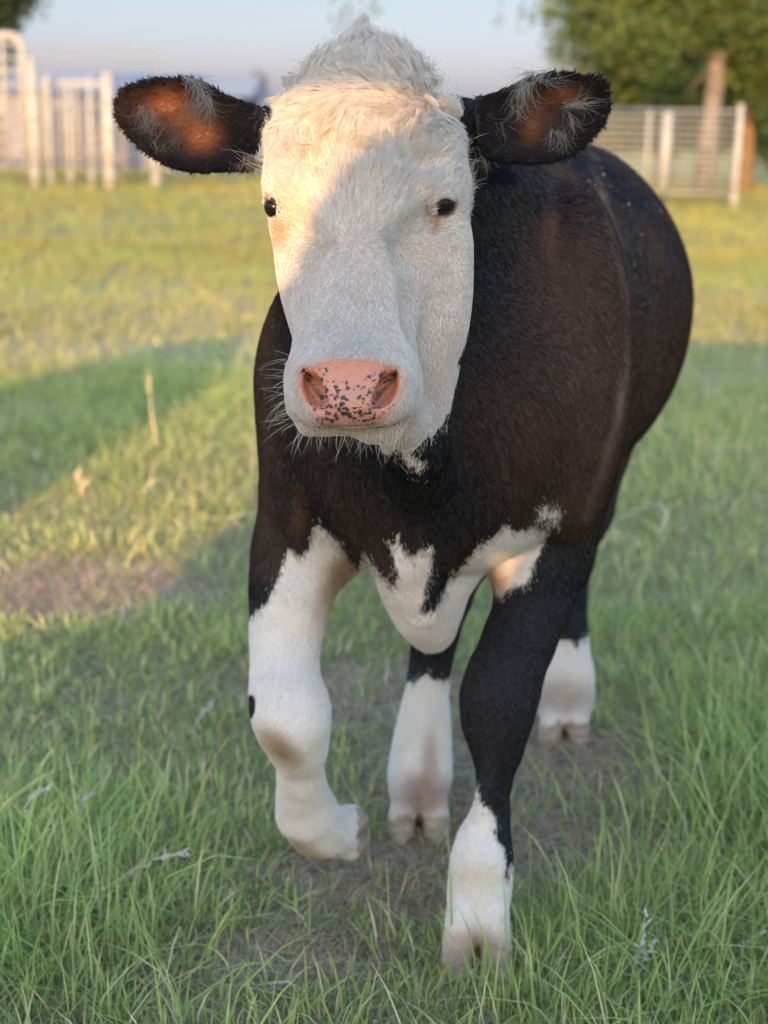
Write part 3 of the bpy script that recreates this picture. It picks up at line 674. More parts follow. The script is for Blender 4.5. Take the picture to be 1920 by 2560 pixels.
#      py    L     R    Dsil  Dfront Dback
loft([[118, 868,  965, 1.700, 1.672, 1.76],
      [155, 820, 1018, 1.705, 1.652, 1.80],
      [205, 764, 1050, 1.710, 1.630, 1.84],
      [260, 724, 1081, 1.712, 1.612, 1.86],
      [330, 698, 1099, 1.712, 1.598, 1.88],
      [430, 687, 1119, 1.706, 1.588, 1.88],
      [520, 680, 1129, 1.700, 1.586, 1.87],
      [600, 684, 1141, 1.696, 1.590, 1.86],
      [700, 694, 1143, 1.690, 1.592, 1.85],
      [790, 716, 1133, 1.686, 1.592, 1.83],
      [880, 747, 1112, 1.684, 1.610, 1.80],
      [980, 800, 1098, 1.686, 1.638, 1.77],
      [1040, 870, 1086, 1.682, 1.650, 1.73],
      [1072, 930, 1050, 1.680, 1.655, 1.70]], HD0, 2.25, 2.0)
loft([[430, 815, 1010, 1.640, 1.578, 1.72],
      [520, 795, 1022, 1.630, 1.574, 1.72],
      [620, 772, 1032, 1.622, 1.562, 1.71],
      [720, 756, 1036, 1.612, 1.544, 1.70],
      [800, 738, 1040, 1.602, 1.526, 1.69],
      [870, 724, 1046, 1.588, 1.503, 1.67],
      [930, 714, 1053, 1.574, 1.484, 1.66],
      [1000, 715, 1054, 1.566, 1.472, 1.65],
      [1040, 722, 1040, 1.562, 1.474, 1.64],
      [1068, 742, 1000, 1.562, 1.484, 1.62]], HD0, 2.5, 2.0, k=.022, taper_cap=.022)
def HP(px, py, D): return np.asarray(PD(px, py, D))
# brows, cheekbones, jaw, lips
ell(HP(1100, 425, 1.660), (.027, .050, .042), CAMAX, .04); ell(HP(728, 440, 1.654), (.021, .048, .042), CAMAX, .04)
ell(HP(1090, 690, 1.665), (.030, .07, .035), CAMAX, .05)
ell(HP(1085, 900, 1.672), (.020, .060, .035), CAMAX, .04)
seg(HP(925, 1072, 1.555), HP(965, 1074, 1.555), .016, .016, .010)
seg(HP(1000, 1060, 1.63), HP(1040, 1110, 1.70), .026, .032, .03); seg(HP(1040, 1120, 1.70), HP(1050, 1190, 1.80), .03, .045, .03)
seg(HP(775, 1058, 1.545), HP(980, 1052, 1.545), .014, .014, .012)
seg(HP(1114, 466, 1.652), HP(1060, 455, 1.612), .012, .012, .03); seg(HP(718, 465, 1.644), HP(756, 455, 1.606), .012, .012, .03)
seg(HP(1020, 330, 1.606), HP(1050, 400, 1.612), .006, .006, .04, 'sub'); seg(HP(800, 330, 1.604), HP(775, 400, 1.608), .006, .006, .04, 'sub')
seg(HP(1075, 605, 1.620), HP(1125, 598, 1.648), .008, .008, .03); seg(HP(1108, 640, 1.648), HP(1098, 820, 1.648), .010, .010, .04)
# hollows below the eyes and along the nose bridge, folds on the cheek
seg(HP(1085, 560, 1.622), HP(1025, 620, 1.583), .009, .016, .035, 'sub'); seg(HP(705, 560, 1.632), HP(768, 615, 1.583), .008, .016, .035, 'sub')
for A in ([(1068, 760), (1052, 850), (1046, 935)], [(1098, 700), (1082, 800), (1062, 880)], [(1118, 760), (1092, 860), (1076, 930)], [(1140, 640), (1128, 740)]):
    for (x0, y0), (x1, y1) in zip(A[:-1], A[1:]): seg(HP(x0, y0, 1.617), HP(x1, y1, 1.617), .004, .005, .016, 'sub')
seg(HP(1046, 620, 1.597), HP(1034, 830, 1.562), .011, .009, .04, 'sub'); seg(HP(752, 640, 1.597), HP(744, 830, 1.562), .011, .009, .04, 'sub')
seg(HP(1084, 540, 1.612), HP(1028, 602, 1.578), .004, .007, .016, 'sub'); seg(HP(694, 545, 1.640), HP(764, 606, 1.578), .004, .007, .016, 'sub')
# eye sockets
EYE_R = HP(1109, 509, 1.6275); EYE_L = HP(688, 518, 1.658)
for e, off, q_ in ((EYE_R, np.array([.004, -.010, 0]), .70), (EYE_L, np.array([-.014, -.004, 0]), .72)):
    ell(e+off*.5, (.020*q_, .018*q_, .017 if q_ == .70 else .036), CAMAX, .006, 'sub')
def lid(pts, r):
    for a, b in zip(pts[:-1], pts[1:]): seg(HP(*a), HP(*b), r, r, .006)
lid([(1082, 530, 1.616), (1088, 510, 1.611), (1099, 494, 1.610), (1116, 488, 1.613), (1136, 496, 1.626)], .0046)
ell(HP(722, 502, 1.643), (.0125, .030, .020), CAMAX, .008)
lid([(668, 508, 1.668), (675, 494, 1.656), (688, 492, 1.643), (702, 506, 1.636), (709, 530, 1.634), (712, 556, 1.636)], .0052)
lid([(668, 514, 1.668), (673, 535, 1.664), (688, 552, 1.652), (708, 556, 1.640)], .0030)
# muzzle pad, nostrils
ell(HP(878, 960, 1.500), (.046, .040, .028), CAMAX, .02)
seg(HP(766, 945, 1.500), HP(790, 1030, 1.502), .013, .012, .012); seg(HP(992, 945, 1.502), HP(968, 1030, 1.502), .013, .012, .012)
for A in ([(762, 930), (776, 958), (797, 985), (808, 1005)], [(988, 932), (976, 958), (950, 985), (940, 1003)]):
    for (x0, y0), (x1, y1) in zip(A[:-1], A[1:]): seg(HP(x0, y0, 1.482), HP(x1, y1, 1.482), .0050, .0080, .007, 'sub'); seg(HP(x0, y0, 1.494), HP(x1, y1, 1.500), .0040, .0060, .005, 'sub')
ell(HP(790, 980, 1.488), (.008, .013, .012), CAMAX, .010, 'sub'); ell(HP(960, 978, 1.488), (.008, .013, .012), CAMAX, .010, 'sub')
seg(HP(770, 1067, 1.505), HP(985, 1064, 1.505), .0016, .0016, .004, 'sub')

# --- ears: thin cupped shells
EARL = [(668, 262), (630, 257), (575, 235), (521, 205), (486, 187), (413, 179), (339, 190), (296, 207), (278, 240), (277, 285), (304, 330), (345, 370), (399, 406), (450, 428), (500, 434), (560, 433), (640, 434), (680, 400)]
EARR = [(1170, 240), (1216, 245), (1260, 218), (1304, 194), (1353, 176), (1425, 165), (1499, 171), (1530, 195), (1544, 234), (1533, 283), (1499, 332), (1451, 378), (1385, 408), (1320, 416), (1255, 413), (1190, 400)]
def ear(poly, D0, centre, outdir, tilt):
    pl = chaikin([((a-centre[0]), (b-centre[1])) for a, b in poly], 1)*mpp(D0); c = HP(centre[0], centre[1], D0)
    def fn(X, Y, Z):
        x, y, z = X-c[0], Y-c[1], Z-c[2]
        a = x*CR[0]+y*CR[1]+z*CR[2]; b = -(x*CU[0]+y*CU[1]+z*CU[2]); d = x*CF[0]+y*CF[1]+z*CF[2]-tilt*a*outdir
        st = 2; A2 = np.arange(-.14, .14, .003); B2 = np.arange(-.10, .10, .003); U, V2 = np.meshgrid(A2, B2, indexing='ij')
        S = polysdf(U, V2, pl); ia = np.clip((a+.14)/.003, 0, len(A2)-1.001); ib = np.clip((b+.10)/.003, 0, len(B2)-1.001)
        i0 = ia.astype(int); j0 = ib.astype(int); fa = ia-i0; fb = ib-j0
        pd = S[i0, j0]*(1-fa)*(1-fb)+S[i0+1, j0]*fa*(1-fb)+S[i0, j0+1]*(1-fa)*fb+S[i0+1, j0+1]*fa*fb
        q = np.clip(-pd/.042, 0, 1); bowl = .036*(1-(1-q)**2)
        return smax(pd+.002, np.abs(d-bowl)-.0065, .008)*.85
    apply(c-np.array([.15, .10, .12]), c+np.array([.15, .12, .12]), fn, .014)
ear(EARL, 1.725, (465, 315), -1, .10); ear(EARR, 1.735, (1370, 295), 1, .22)
seg(HP(720, 330, 1.78), HP(635, 335, 1.755), .036, .028, .02); seg(HP(1115, 320, 1.79), HP(1225, 325, 1.77), .040, .030, .02)
print('head sdf', time.time()-T0)

# --- surface nets
def surface_nets(F, gx, gy, gz):
    ins = F < 0; nx, ny, nz = F.shape
    c = ins[:-1, :-1, :-1].astype(np.int8)
    for dx in (0, 1):
        for dy in (0, 1):
            for dz in (0, 1):
                if dx or dy or dz: c += ins[dx:nx-1+dx, dy:ny-1+dy, dz:nz-1+dz]
    act = (c > 0) & (c < 8); I, J, K = np.nonzero(act); n = len(I)
    idx = np.full(act.shape, -1, np.int32); idx[I, J, K] = np.arange(n)
    S = np.zeros((n, 3)); cnt = np.zeros(n)
    corners = [(a, b, d) for a in (0, 1) for b in (0, 1) for d in (0, 1)]
    for p in corners:
        for ax in range(3):
            if p[ax] == 0:
                q = list(p); q[ax] = 1; f0 = F[I+p[0], J+p[1], K+p[2]]; f1 = F[I+q[0], J+q[1], K+q[2]]
                cr = (f0 < 0) != (f1 < 0); t = np.where(cr, f0/np.where(cr, f0-f1, 1), 0)
                pos = np.array(p, float)[None].repeat(n, 0); pos[:, ax] += t; S += pos*cr[:, None]; cnt += cr
    S /= cnt[:, None]
    V = np.stack([gx[I]+(gx[I+1]-gx[I])*S[:, 0], gy[J]+(gy[J+1]-gy[J])*S[:, 1], gz[K]+(gz[K+1]-gz[K])*S[:, 2]], -1)
    Q = []
    for ax in range(3):
        sl0 = [slice(None)]*3; sl1 = [slice(None)]*3; sl0[ax] = slice(0, -1); sl1[ax] = slice(1, None)
        cr = ins[tuple(sl0)] != ins[tuple(sl1)]; a, b, d = np.nonzero(cr); p = np.stack([a, b, d], -1); o1, o2 = [k for k in range(3) if k != ax]
        ok = (p[:, o1] > 0) & (p[:, o2] > 0) & (p[:, o1] < F.shape[o1]-1) & (p[:, o2] < F.shape[o2]-1); p = p[ok]
        e1 = np.zeros(3, int); e1[o1] = 1; e2 = np.zeros(3, int); e2[o2] = 1
        q = np.stack([idx[tuple((p-e1-e2).T)], idx[tuple((p-e2).T)], idx[tuple(p.T)], idx[tuple((p-e1).T)]], -1)
        inside0 = ins[tuple(p.T)]; flip = inside0 if ax != 1 else ~inside0
        q[~flip] = q[~flip][:, ::-1]; Q.append(q)
    return V, np.concatenate(Q)
V, Q = surface_nets(FIELD, gx.astype(float), gy.astype(float), gz_.astype(float))
del FIELD
# light Laplacian smoothing
def smooth_mesh(V, Q, it=2, lam=.5):
    E = np.concatenate([Q[:, [0, 1]], Q[:, [1, 2]], Q[:, [2, 3]], Q[:, [3, 0]]]); E = np.concatenate([E, E[:, ::-1]]); cnt = np.bincount(E[:, 0], minlength=len(V))
    for _ in range(it):
        S = np.stack([np.bincount(E[:, 0], V[E[:, 1], a], len(V)) for a in range(3)], -1)/cnt[:, None]; V = V+(S-V)*lam
    return V
V = smooth_mesh(V, Q)
fn_ = np.cross(V[Q[:, 2]]-V[Q[:, 0]], V[Q[:, 3]]-V[Q[:, 1]])
VN = np.stack([np.bincount(Q.ravel(), np.repeat(fn_[:, a], 4), len(V)) for a in range(3)], -1); VN = nrm(VN)
print('calf mesh', len(V), len(Q), time.time()-T0)

# --- coat colours: the white face, throat, brisket and stockings of the photo, black-brown elsewhere
HEADPOLY = [(780, 40), (1000, 60), (1100, 160), (1132, 250), (1156, 330), (1180, 430), (1200, 550), (1200, 700), (1185, 800), (1150, 900), (1135, 1000), (1104, 1075), (1062, 1104), (985, 1130), (860, 1125), (720, 1090), (680, 1000), (680, 900), (660, 780), (640, 600), (645, 500), (640, 420), (656, 330), (684, 255), (705, 205), (745, 110)]
THROAT = [(975, 1090), (1070, 1078), (1052, 1112), (1026, 1135), (1040, 1152), (1070, 1160), (1056, 1182), (1022, 1162), (992, 1125)]
LEGW = [(789, 1310), (777, 1329), (777, 1369), (755, 1398), (720, 1375), (703, 1421), (686, 1466), (669, 1501), (640, 1535), (600, 1560), (560, 1700), (560, 2300), (960, 2300), (960, 1600), (960, 1440), (903, 1432), (875, 1403), (846, 1358)]
BRISK = [(905, 1375), (944, 1432), (978, 1466), (995, 1443), (984, 1386), (961, 1346), (975, 1352), (989, 1378), (988, 1335), (1002, 1365), (1020, 1395), (1050, 1378), (1081, 1363), (1078, 1420), (1058, 1500), (1047, 1534), (1087, 1526), (1115, 1472), (1132, 1422), (1133, 1450), (1161, 1409), (1195, 1369), (1230, 1346), (1264, 1312), (1285, 1332), (1312, 1326), (1339, 1318), (1352, 1330), (1379, 1308), (1361, 1352), (1339, 1409), (1321, 1449), (1287, 1466), (1247, 1495), (1228, 1466), (1196, 1488), (1165, 1555), (1135, 1650), (1100, 1690), (930, 1690), (900, 1430)]
FLECK = [(1340, 1308), (1353, 1272), (1370, 1260), (1366, 1278), (1395, 1275), (1402, 1296), (1386, 1322), (1377, 1292), (1360, 1294)]
RLEG = [(1176, 1940), (1190, 1967), (1198, 1991), (1203, 2020), (1222, 2020), (1241, 2059), (1236, 2088), (1256, 2116), (1263, 2160), (1261, 2205), (1269, 2203), (1280, 2165), (1320, 2180), (1320, 2500), (1060, 2500), (1060, 2150), (1130, 2080)]
HLW = [(980, 1710), (1035, 1701), (1058, 1684), (1092, 1698), (1140, 1690), (1160, 2150), (940, 2150)]
HRW = [(1330, 1598), (1402, 1598), (1425, 1607), (1447, 1621), (1459, 1587), (1520, 1590), (1520, 1920), (1330, 1920)]
PADPOLY = chaikin([(748, 920), (775, 912), (820, 898), (880, 892), (945, 900), (1000, 922), (1004, 960), (992, 1000), (970, 1035), (957, 1060), (880, 1066), (798, 1064), (782, 1035), (762, 1005), (748, 965)], 2)
WHITE = np.array([.725, .68, .62])
def coat(p, jit=0.0, skin=False):
    """base colour of the coat at points p; jit jitters the borders as hair does"""
    px, py, D = project(p); n = len(p)
    w1 = vnoise(p, 90, 31)-.5; w2 = vnoise(p, 90, 32)-.5
    brd = np.where((py > 1250) & (py < 1560), .45, 1); qx = px+brd*w1*16+(rng.normal(0, jit, n) if jit else 0); qy = py+brd*w2*22+(rng.normal(0, jit*1.5, n) if jit else 0)
    nz = vnoise(p, 7, 11); nf = vnoise(p, 45, 12)
    black = np.array([.006, .006, .008]); brown = np.array([.066, .034, .021])
    br = np.clip((nz-.30)*1.5, 0, 1)
    br = np.maximum(br, np.clip(1-np.abs(px-665)/60, 0, 1)*(py < 1330)*.9)
    br = np.maximum(br, np.exp(-(((px-1320)/130)**2+((py-1080)/170)**2))*(py > 760))
    br = np.maximum(br, np.exp(-(((px-1640)/150)**2+((py-900)/400)**2))*.55)
    br = np.maximum(br, np.exp(-(((px-745)/26)**2+((py-1290)/70)**2))*1.3)
    br *= 1-.9*np.exp(-(((px-950)/200)**2+((py-1170)/170)**2)); br *= np.where((py > 1450) | (D < 0), .15, 1)*np.clip((D-1.80)/.10, .12, 1); br *= 1-.85*np.exp(-(((px-1200)/95)**2+((py-640)/270)**2)); br = np.clip(br*(.8+.4*nf), 0, 1.2)[:, None]
    c = black*(1-br)+brown*br
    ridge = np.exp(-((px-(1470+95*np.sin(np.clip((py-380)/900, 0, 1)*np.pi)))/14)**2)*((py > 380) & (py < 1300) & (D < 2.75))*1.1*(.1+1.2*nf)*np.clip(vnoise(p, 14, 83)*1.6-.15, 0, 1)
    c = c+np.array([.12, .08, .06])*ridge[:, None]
    head = inpoly(qx, qy, HEADPOLY) & (D < np.where((px > 725) & (px < 1085), 1.81, 1.755+.045*np.clip((py-300)/110, 0, 1)))
    ears = ((px < 640) | (px > 1195)) & (py < 450) & (D < 1.9)
    head &= ~ears
    legw = inpoly(qx, qy, LEGW) & (D < 2.45) & (py > 1250)
    br_ = inpoly(qx, qy, BRISK) & (D < 2.45); fl = inpoly(qx, qy, FLECK) & (D < 2.45); rl = inpoly(qx, qy, RLEG) & (D < 2.35)
    hl = inpoly(qx, qy, HLW) & (D > 2.35); hr = inpoly(qx, qy, HRW) & (D > 2.6); th = inpoly(qx, qy, THROAT) & (D < 2.1)
    wh = head | legw | br_ | fl | rl | hl | hr | th
    wc = WHITE*(.92+.12*nf[:, None])*np.where(head, 1, 1.20)[:, None]  # white legs and brisket lightened to stand in for more sky light
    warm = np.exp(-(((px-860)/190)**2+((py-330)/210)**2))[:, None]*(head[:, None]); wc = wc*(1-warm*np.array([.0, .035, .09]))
    # tan stains on the knee, the fetlocks and the folds behind the brisket
    def stain(cx, cy, rx, ry, ang, col, s, msk=None):
        ca, sa = math.cos(ang), math.sin(ang); u = ((px-cx)*ca+(py-cy)*sa)/rx; v = (-(px-cx)*sa+(py-cy)*ca)/ry
        f = np.clip(np.exp(-(u*u+v*v)**1.5)*s*(.8+.4*nf), 0, 1)
        if msk is not None: f = f*msk
        return f[:, None], np.array(col)
    st = [(700, 1868, 75, 34, .75, (.36, .25, .14), .85, None), (735, 2125, 90, 26, .3, (.42, .33, .20), .9, None), (835, 1470, 40, 90, .35, (.42, .28, .17), .75, None), (860, 1430, 40, 40, 0, (.40, .26, .15), .7, None),
          (1190, 2190, 70, 40, 0, (.62, .52, .38), .5, None), (1190, 2365, 100, 45, 0, (.50, .29, .22), .75, None), (1060, 1985, 80, 55, 0, (.33, .21, .155), .95, D > 2.2),
          (1075, 1900, 22, 80, 0, (.38, .25, .19), .6, D > 2.2), (1410, 1740, 90, 45, 0, (.36, .26, .17), .7, D > 2.5), (1240, 1460, 36, 34, 0, (.45, .28, .17), .8, None), (1130, 1160, 40, 40, 0, (.5, .42, .3), .3, None),
          (1050, 1450, 60, 90, 0, (.62, .47, .36), .35, None), (700, 580, 26, 40, -.5, (.52, .33, .20), .7, D < 1.8), (1084, 565, 12, 24, .2, (.48, .28, .22), .8, D < 1.8)]
    for cx, cy, rx, ry, an, col, s, mk in st:
        f, cl = stain(cx, cy, rx, ry, an, col, s, mk); wc = wc*(1-f)+cl*f
    spot = np.exp(-(((px-628)/13)**2+((py-1762)/36)**2)) > .5
    c = np.where(wh[:, None], wc, c); c = np.where((spot & legw)[:, None], black, c)
    # hooves
    hy = w1*26+np.sin(px*.05)*4; hoof = ((py+hy > 2372+16*np.clip(1-np.abs(px-1190)/30, 0, 1)) & (D < 2.3)) | ((py+hy > 2038) & (D > 2.3) & (D < 2.6)) | ((py+hy > 1805) & (D > 2.6) & (py < 1920)) | ((px+hy*.6 > 893) & (px < 960) & (py > 1990) & (py < 2200))
    if skin: c = np.where((hoof & (p[:, 2] < .3))[:, None], np.array([.42, .31, .225])*(.55+.75*vnoise(p*np.array([1, 1, 5.]), 45, 13)[:, None]), c)
    return c, wh, hoof & (p[:, 2] < .3), head, ears
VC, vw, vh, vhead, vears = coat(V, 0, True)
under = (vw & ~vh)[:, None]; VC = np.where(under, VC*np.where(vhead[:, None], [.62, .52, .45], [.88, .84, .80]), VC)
pxv, pyv, Dv = project(V)
# bare pink skin of the muzzle pad, orange ear skin with a glow painted in, skin round the eyes
def pad_mask(px, py, D, soft=4): return np.clip(.5-polysdf(px, py, PADPOLY)/(2*soft), 0, 1)*(D < 1.56)
near = (Dv < 1.56) & (pyv > 860) & (pyv < 1100)
pad = np.zeros(len(V)); pad[near] = pad_mask(pxv[near], pyv[near], Dv[near], 9)
pink = np.array([.62, .30, .22]); top = np.clip((975-pyv)/70, 0, 1)[:, None]
pinkc = pink*(1-top)+np.array([.60, .235, .12])*top; side = np.clip((np.abs(pxv-875)-70)/50, 0, 1)[:, None]*np.clip((1020-pyv)/40, 0, 1)[:, None]
pinkc = pinkc*(1-side)+np.array([.55, .17, .075])*side
VC = VC*(1-pad[:, None])+pinkc*pad[:, None]
dk = np.zeros(len(V))  # shade in the nostril slits painted dark; the mouth line is pigment
for A in ([(757, 928), (774, 955), (796, 982), (806, 1002)], [(992, 930), (978, 956), (952, 982), (940, 1002)], [(790, 1066), (860, 1070), (960, 1066), (1010, 1054)]):
    for (x0, y0), (x1, y1) in zip(A[:-1], A[1:]):
        t = np.clip(((pxv-x0)*(x1-x0)+(pyv-y0)*(y1-y0))/((x1-x0)**2+(y1-y0)**2), 0, 1); dd = np.hypot(pxv-x0-t*(x1-x0), pyv-y0-t*(y1-y0)); dk = np.maximum(dk, np.exp(-(dd/6)**2)*(Dv < 1.57))
VC = VC*(1-.85*dk[:, None])+np.array([.03, .02, .018])*.85*dk[:, None]
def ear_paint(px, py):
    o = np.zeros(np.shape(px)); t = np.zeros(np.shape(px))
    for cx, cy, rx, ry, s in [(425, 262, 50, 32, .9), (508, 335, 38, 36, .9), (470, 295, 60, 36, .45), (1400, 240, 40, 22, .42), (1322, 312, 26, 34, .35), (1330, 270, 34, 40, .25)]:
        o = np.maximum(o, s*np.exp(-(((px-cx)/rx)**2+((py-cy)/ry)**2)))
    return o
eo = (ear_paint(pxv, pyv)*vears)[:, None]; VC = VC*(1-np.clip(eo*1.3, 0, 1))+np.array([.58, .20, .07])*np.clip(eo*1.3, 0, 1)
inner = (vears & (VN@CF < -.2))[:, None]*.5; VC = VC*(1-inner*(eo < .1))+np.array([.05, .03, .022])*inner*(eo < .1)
for cx, cy in ((1108, 518), (685, 522)):
    e = np.clip(np.exp(-(((pxv-cx)/26)**2+((pyv-cy)/22)**2))*1.2, 0, 1)*(Dv < 1.75); e = (e*(e > .25))[:, None]; VC = VC*(1-e*.95)+np.array([.13, .075, .06])*e*.95
er = np.clip(1.35-np.hypot((pxv-1110)/17, (pyv-510)/18), 0, .3)/.3*(Dv < 1.75); er = np.maximum(er, np.clip(1.3-np.hypot((pxv-682)/10, (pyv-518)/22), 0, .3)/.3*(Dv < 1.75))[:, None]; VC = VC*(1-er)+np.array([.045, .03, .027])*er
# specks on the pad: region weight, the crisp spots come from the shader
def spot_density(px, py):
    d = np.exp(-(((py-1035)/26)**2))*.95*np.exp(-(((px-870)/95)**4)); d = np.maximum(d, .75*np.exp(-(((px-845)/32)**2+((py-990)/36)**2)))
    d = np.maximum(d, .55*np.exp(-(((px-905)/22)**2+((py-1010)/30)**2))); d = np.maximum(d, .9*np.exp(-(((px-768-.6*(py-930))/10)**2+((py-940)/20)**2)))
    d = np.maximum(d, .8*np.exp(-(((px-950)/32)**2+((py-940)/16)**2))); d = np.maximum(d, .6*np.exp(-(((px-810)/12)**2+((py-955)/36)**2))); return np.maximum(d, .42*np.exp(-(((px-905)/40)**2+((py-975)/14)**2)))
MASKS = np.stack([pad, spot_density(pxv, pyv), vh.astype(float)], -1)
def skin_material():
    m, nt, b = new_mat('calf_skin'); at = N(nt, 'ShaderNodeAttribute', attribute_name='coat'); mk = N(nt, 'ShaderNodeAttribute', attribute_name='mask')
    sp = N(nt, 'ShaderNodeSeparateColor'); nt.links.new(mk.outputs['Color'], sp.inputs[0])
    tc = N(nt, 'ShaderNodeTexCoord'); vo = N(nt, 'ShaderNodeTexVoronoi'); vo.inputs['Scale'].default_value = 190
    nw = N(nt, 'ShaderNodeTexNoise'); nw.inputs['Scale'].default_value = 330; nt.links.new(tc.outputs['Object'], nw.inputs['Vector'])
    va = N(nt, 'ShaderNodeVectorMath', operation='MULTIPLY_ADD'); va.inputs[1].default_value = (.006, .006, .006)
    nt.links.new(nw.outputs['Color'], va.inputs[0]); nt.links.new(tc.outputs['Object'], va.inputs[2]); nt.links.new(va.outputs[0], vo.inputs['Vector'])
    wn_ = N(nt, 'ShaderNodeSeparateColor'); nt.links.new(vo.outputs['Color'], wn_.inputs[0])
    lt = N(nt, 'ShaderNodeMath', operation='LESS_THAN'); nt.links.new(wn_.outputs[0], lt.inputs[0]); nt.links.new(sp.outputs[1], lt.inputs[1])
    ds = N(nt, 'ShaderNodeMapRange'); ds.inputs['From Min'].default_value = .66; ds.inputs['From Max'].default_value = .46; nt.links.new(vo.outputs['Distance'], ds.inputs['Value'])
    mu = N(nt, 'ShaderNodeMath', operation='MULTIPLY'); nt.links.new(lt.outputs[0], mu.inputs[0]); nt.links.new(ds.outputs[0], mu.inputs[1])
    m2 = N(nt, 'ShaderNodeMath', operation='MULTIPLY'); nt.links.new(mu.outputs[0], m2.inputs[0]); nt.links.new(sp.outputs[0], m2.inputs[1])
    mx = N(nt, 'ShaderNodeMixRGB'); nt.links.new(m2.outputs[0], mx.inputs[0]); nt.links.new(at.outputs['Color'], mx.inputs[1]); mx.inputs[2].default_value = (.045, .038, .036, 1)
    nt.links.new(mx.outputs[0], b.inputs['Base Color'])
    ro = N(nt, 'ShaderNodeMapRange'); ro.inputs['To Min'].default_value = .75; ro.inputs['To Max'].default_value = .24; nt.links.new(sp.outputs[0], ro.inputs['Value']); nt.links.new(ro.outputs[0], b.inputs['Roughness'])
    ss = N(nt, 'ShaderNodeMath', operation='MULTIPLY'); ss.inputs[1].default_value = .35; nt.links.new(sp.outputs[0], ss.inputs[0]); nt.links.new(ss.outputs[0], b.inputs['Subsurface Weight'])
    b.inputs['Subsurface Scale'].default_value = .006; b.inputs['Subsurface Radius'].default_value = (1, .35, .2)
    bu = N(nt, 'ShaderNodeBump'); bu.inputs['Strength'].default_value = .8; bu.inputs['Distance'].default_value = .0016
    v2 = N(nt, 'ShaderNodeTexVoronoi'); v2.inputs['Scale'].default_value = 420; nt.links.new(tc.outputs['Object'], v2.inputs['Vector'])
    nt.links.new(v2.outputs['Distance'], bu.inputs['Height']); nt.links.new(bu.outputs[0], b.inputs['Normal'])
    return m
M_skin = skin_material()
calf = mesh_np('calf', V, Q.ravel(), np.full(len(Q), 4), M_skin, colors={'coat': VC, 'mask': MASKS})
tag(calf, 'black and dark brown calf with a white face and white legs, one foreleg lifted', 'calf')

# --- eyes
def eye(c, look, r=.0185):
    m, nt, b = new_mat('calf_eye'); b.inputs['Roughness'].default_value = .16; b.inputs['Base Color'].default_value = (.006, .005, .006, 1); b.inputs['Specular IOR Level'].default_value = .25
    me = MB(); nu, nv = 24, 16; Vv = []
    for i in range(nv+1):
        for j in range(nu): th = math.pi*i/nv; ph = 2*math.pi*j/nu; Vv.append(tuple(np.array(c)+r*np.array([math.sin(th)*math.cos(ph), math.sin(th)*math.sin(ph), math.cos(th)])))
    Fc = [(i*nu+j, (i+1)*nu+j, (i+1)*nu+(j+1) % nu, i*nu+(j+1) % nu) for i in range(nv) for j in range(nu)]
    return mesh_obj('eye', Vv, Fc, m, calf)
eye(EYE_R, None, .0130); eye(EYE_L, None, .0126)

# ------------------------------------------------------------------ fur
tri = np.concatenate([Q[:, [0, 1, 2]], Q[:, [0, 2, 3]]]); TA, TB, TC = V[tri[:, 0]], V[tri[:, 1]], V[tri[:, 2]]
tarea = .5*np.linalg.norm(np.cross(TB-TA, TC-TA), axis=1); tcen = (TA+TB+TC)/3; tn = nrm(VN[tri].sum(1))
tpx, tpy, tD = project(tcen); view = nrm(CPOS-tcen); facing = (tn*view).sum(1)
seen_side = (facing > -.30)
_c, t_w, t_h, t_head, t_ear = coat(tcen)
tpad = np.zeros(len(tri)); nr = (tD < 1.56) & (tpy > 860) & (tpy < 1100); tpad[nr] = pad_mask(tpx[nr], tpy[nr], tD[nr], 3)
teye = np.zeros(len(tri), bool)
for e in (EYE_R, EYE_L): teye |= np.linalg.norm(tcen-e, axis=1) < .0150
teye |= ((tpx-1107)/23)**2+((tpy-511)/19)**2 < 1; teye |= (((tpx-681)/12)**2+((tpy-519)/25)**2 < 1) & (tD < 1.75)
def sample(weight, n):
    w = tarea*weight; w = w/w.sum(); i = rng.choice(len(tri), n, p=w); u, v = rng.random(n), rng.random(n); f = u+v > 1; u[f], v[f] = 1-u[f], 1-v[f]
    A = tri[i]; p = V[A[:, 0]]*(1-u-v)[:, None]+V[A[:, 1]]*u[:, None]+V[A[:, 2]]*v[:, None]
    nn = nrm(VN[A[:, 0]]*(1-u-v)[:, None]+VN[A[:, 1]]*u[:, None]+VN[A[:, 2]]*v[:, None]); return p, nn, i
def cells(p, size):
    q = np.floor(p/size+vnoise(p, 1.3/size, 77)[:, None]*.7).astype(np.int64); h = (q[:, 0]*73856093) ^ (q[:, 1]*19349663) ^ (q[:, 2]*83492791)
    _, inv = np.unique(h, return_inverse=True); return inv.ravel()
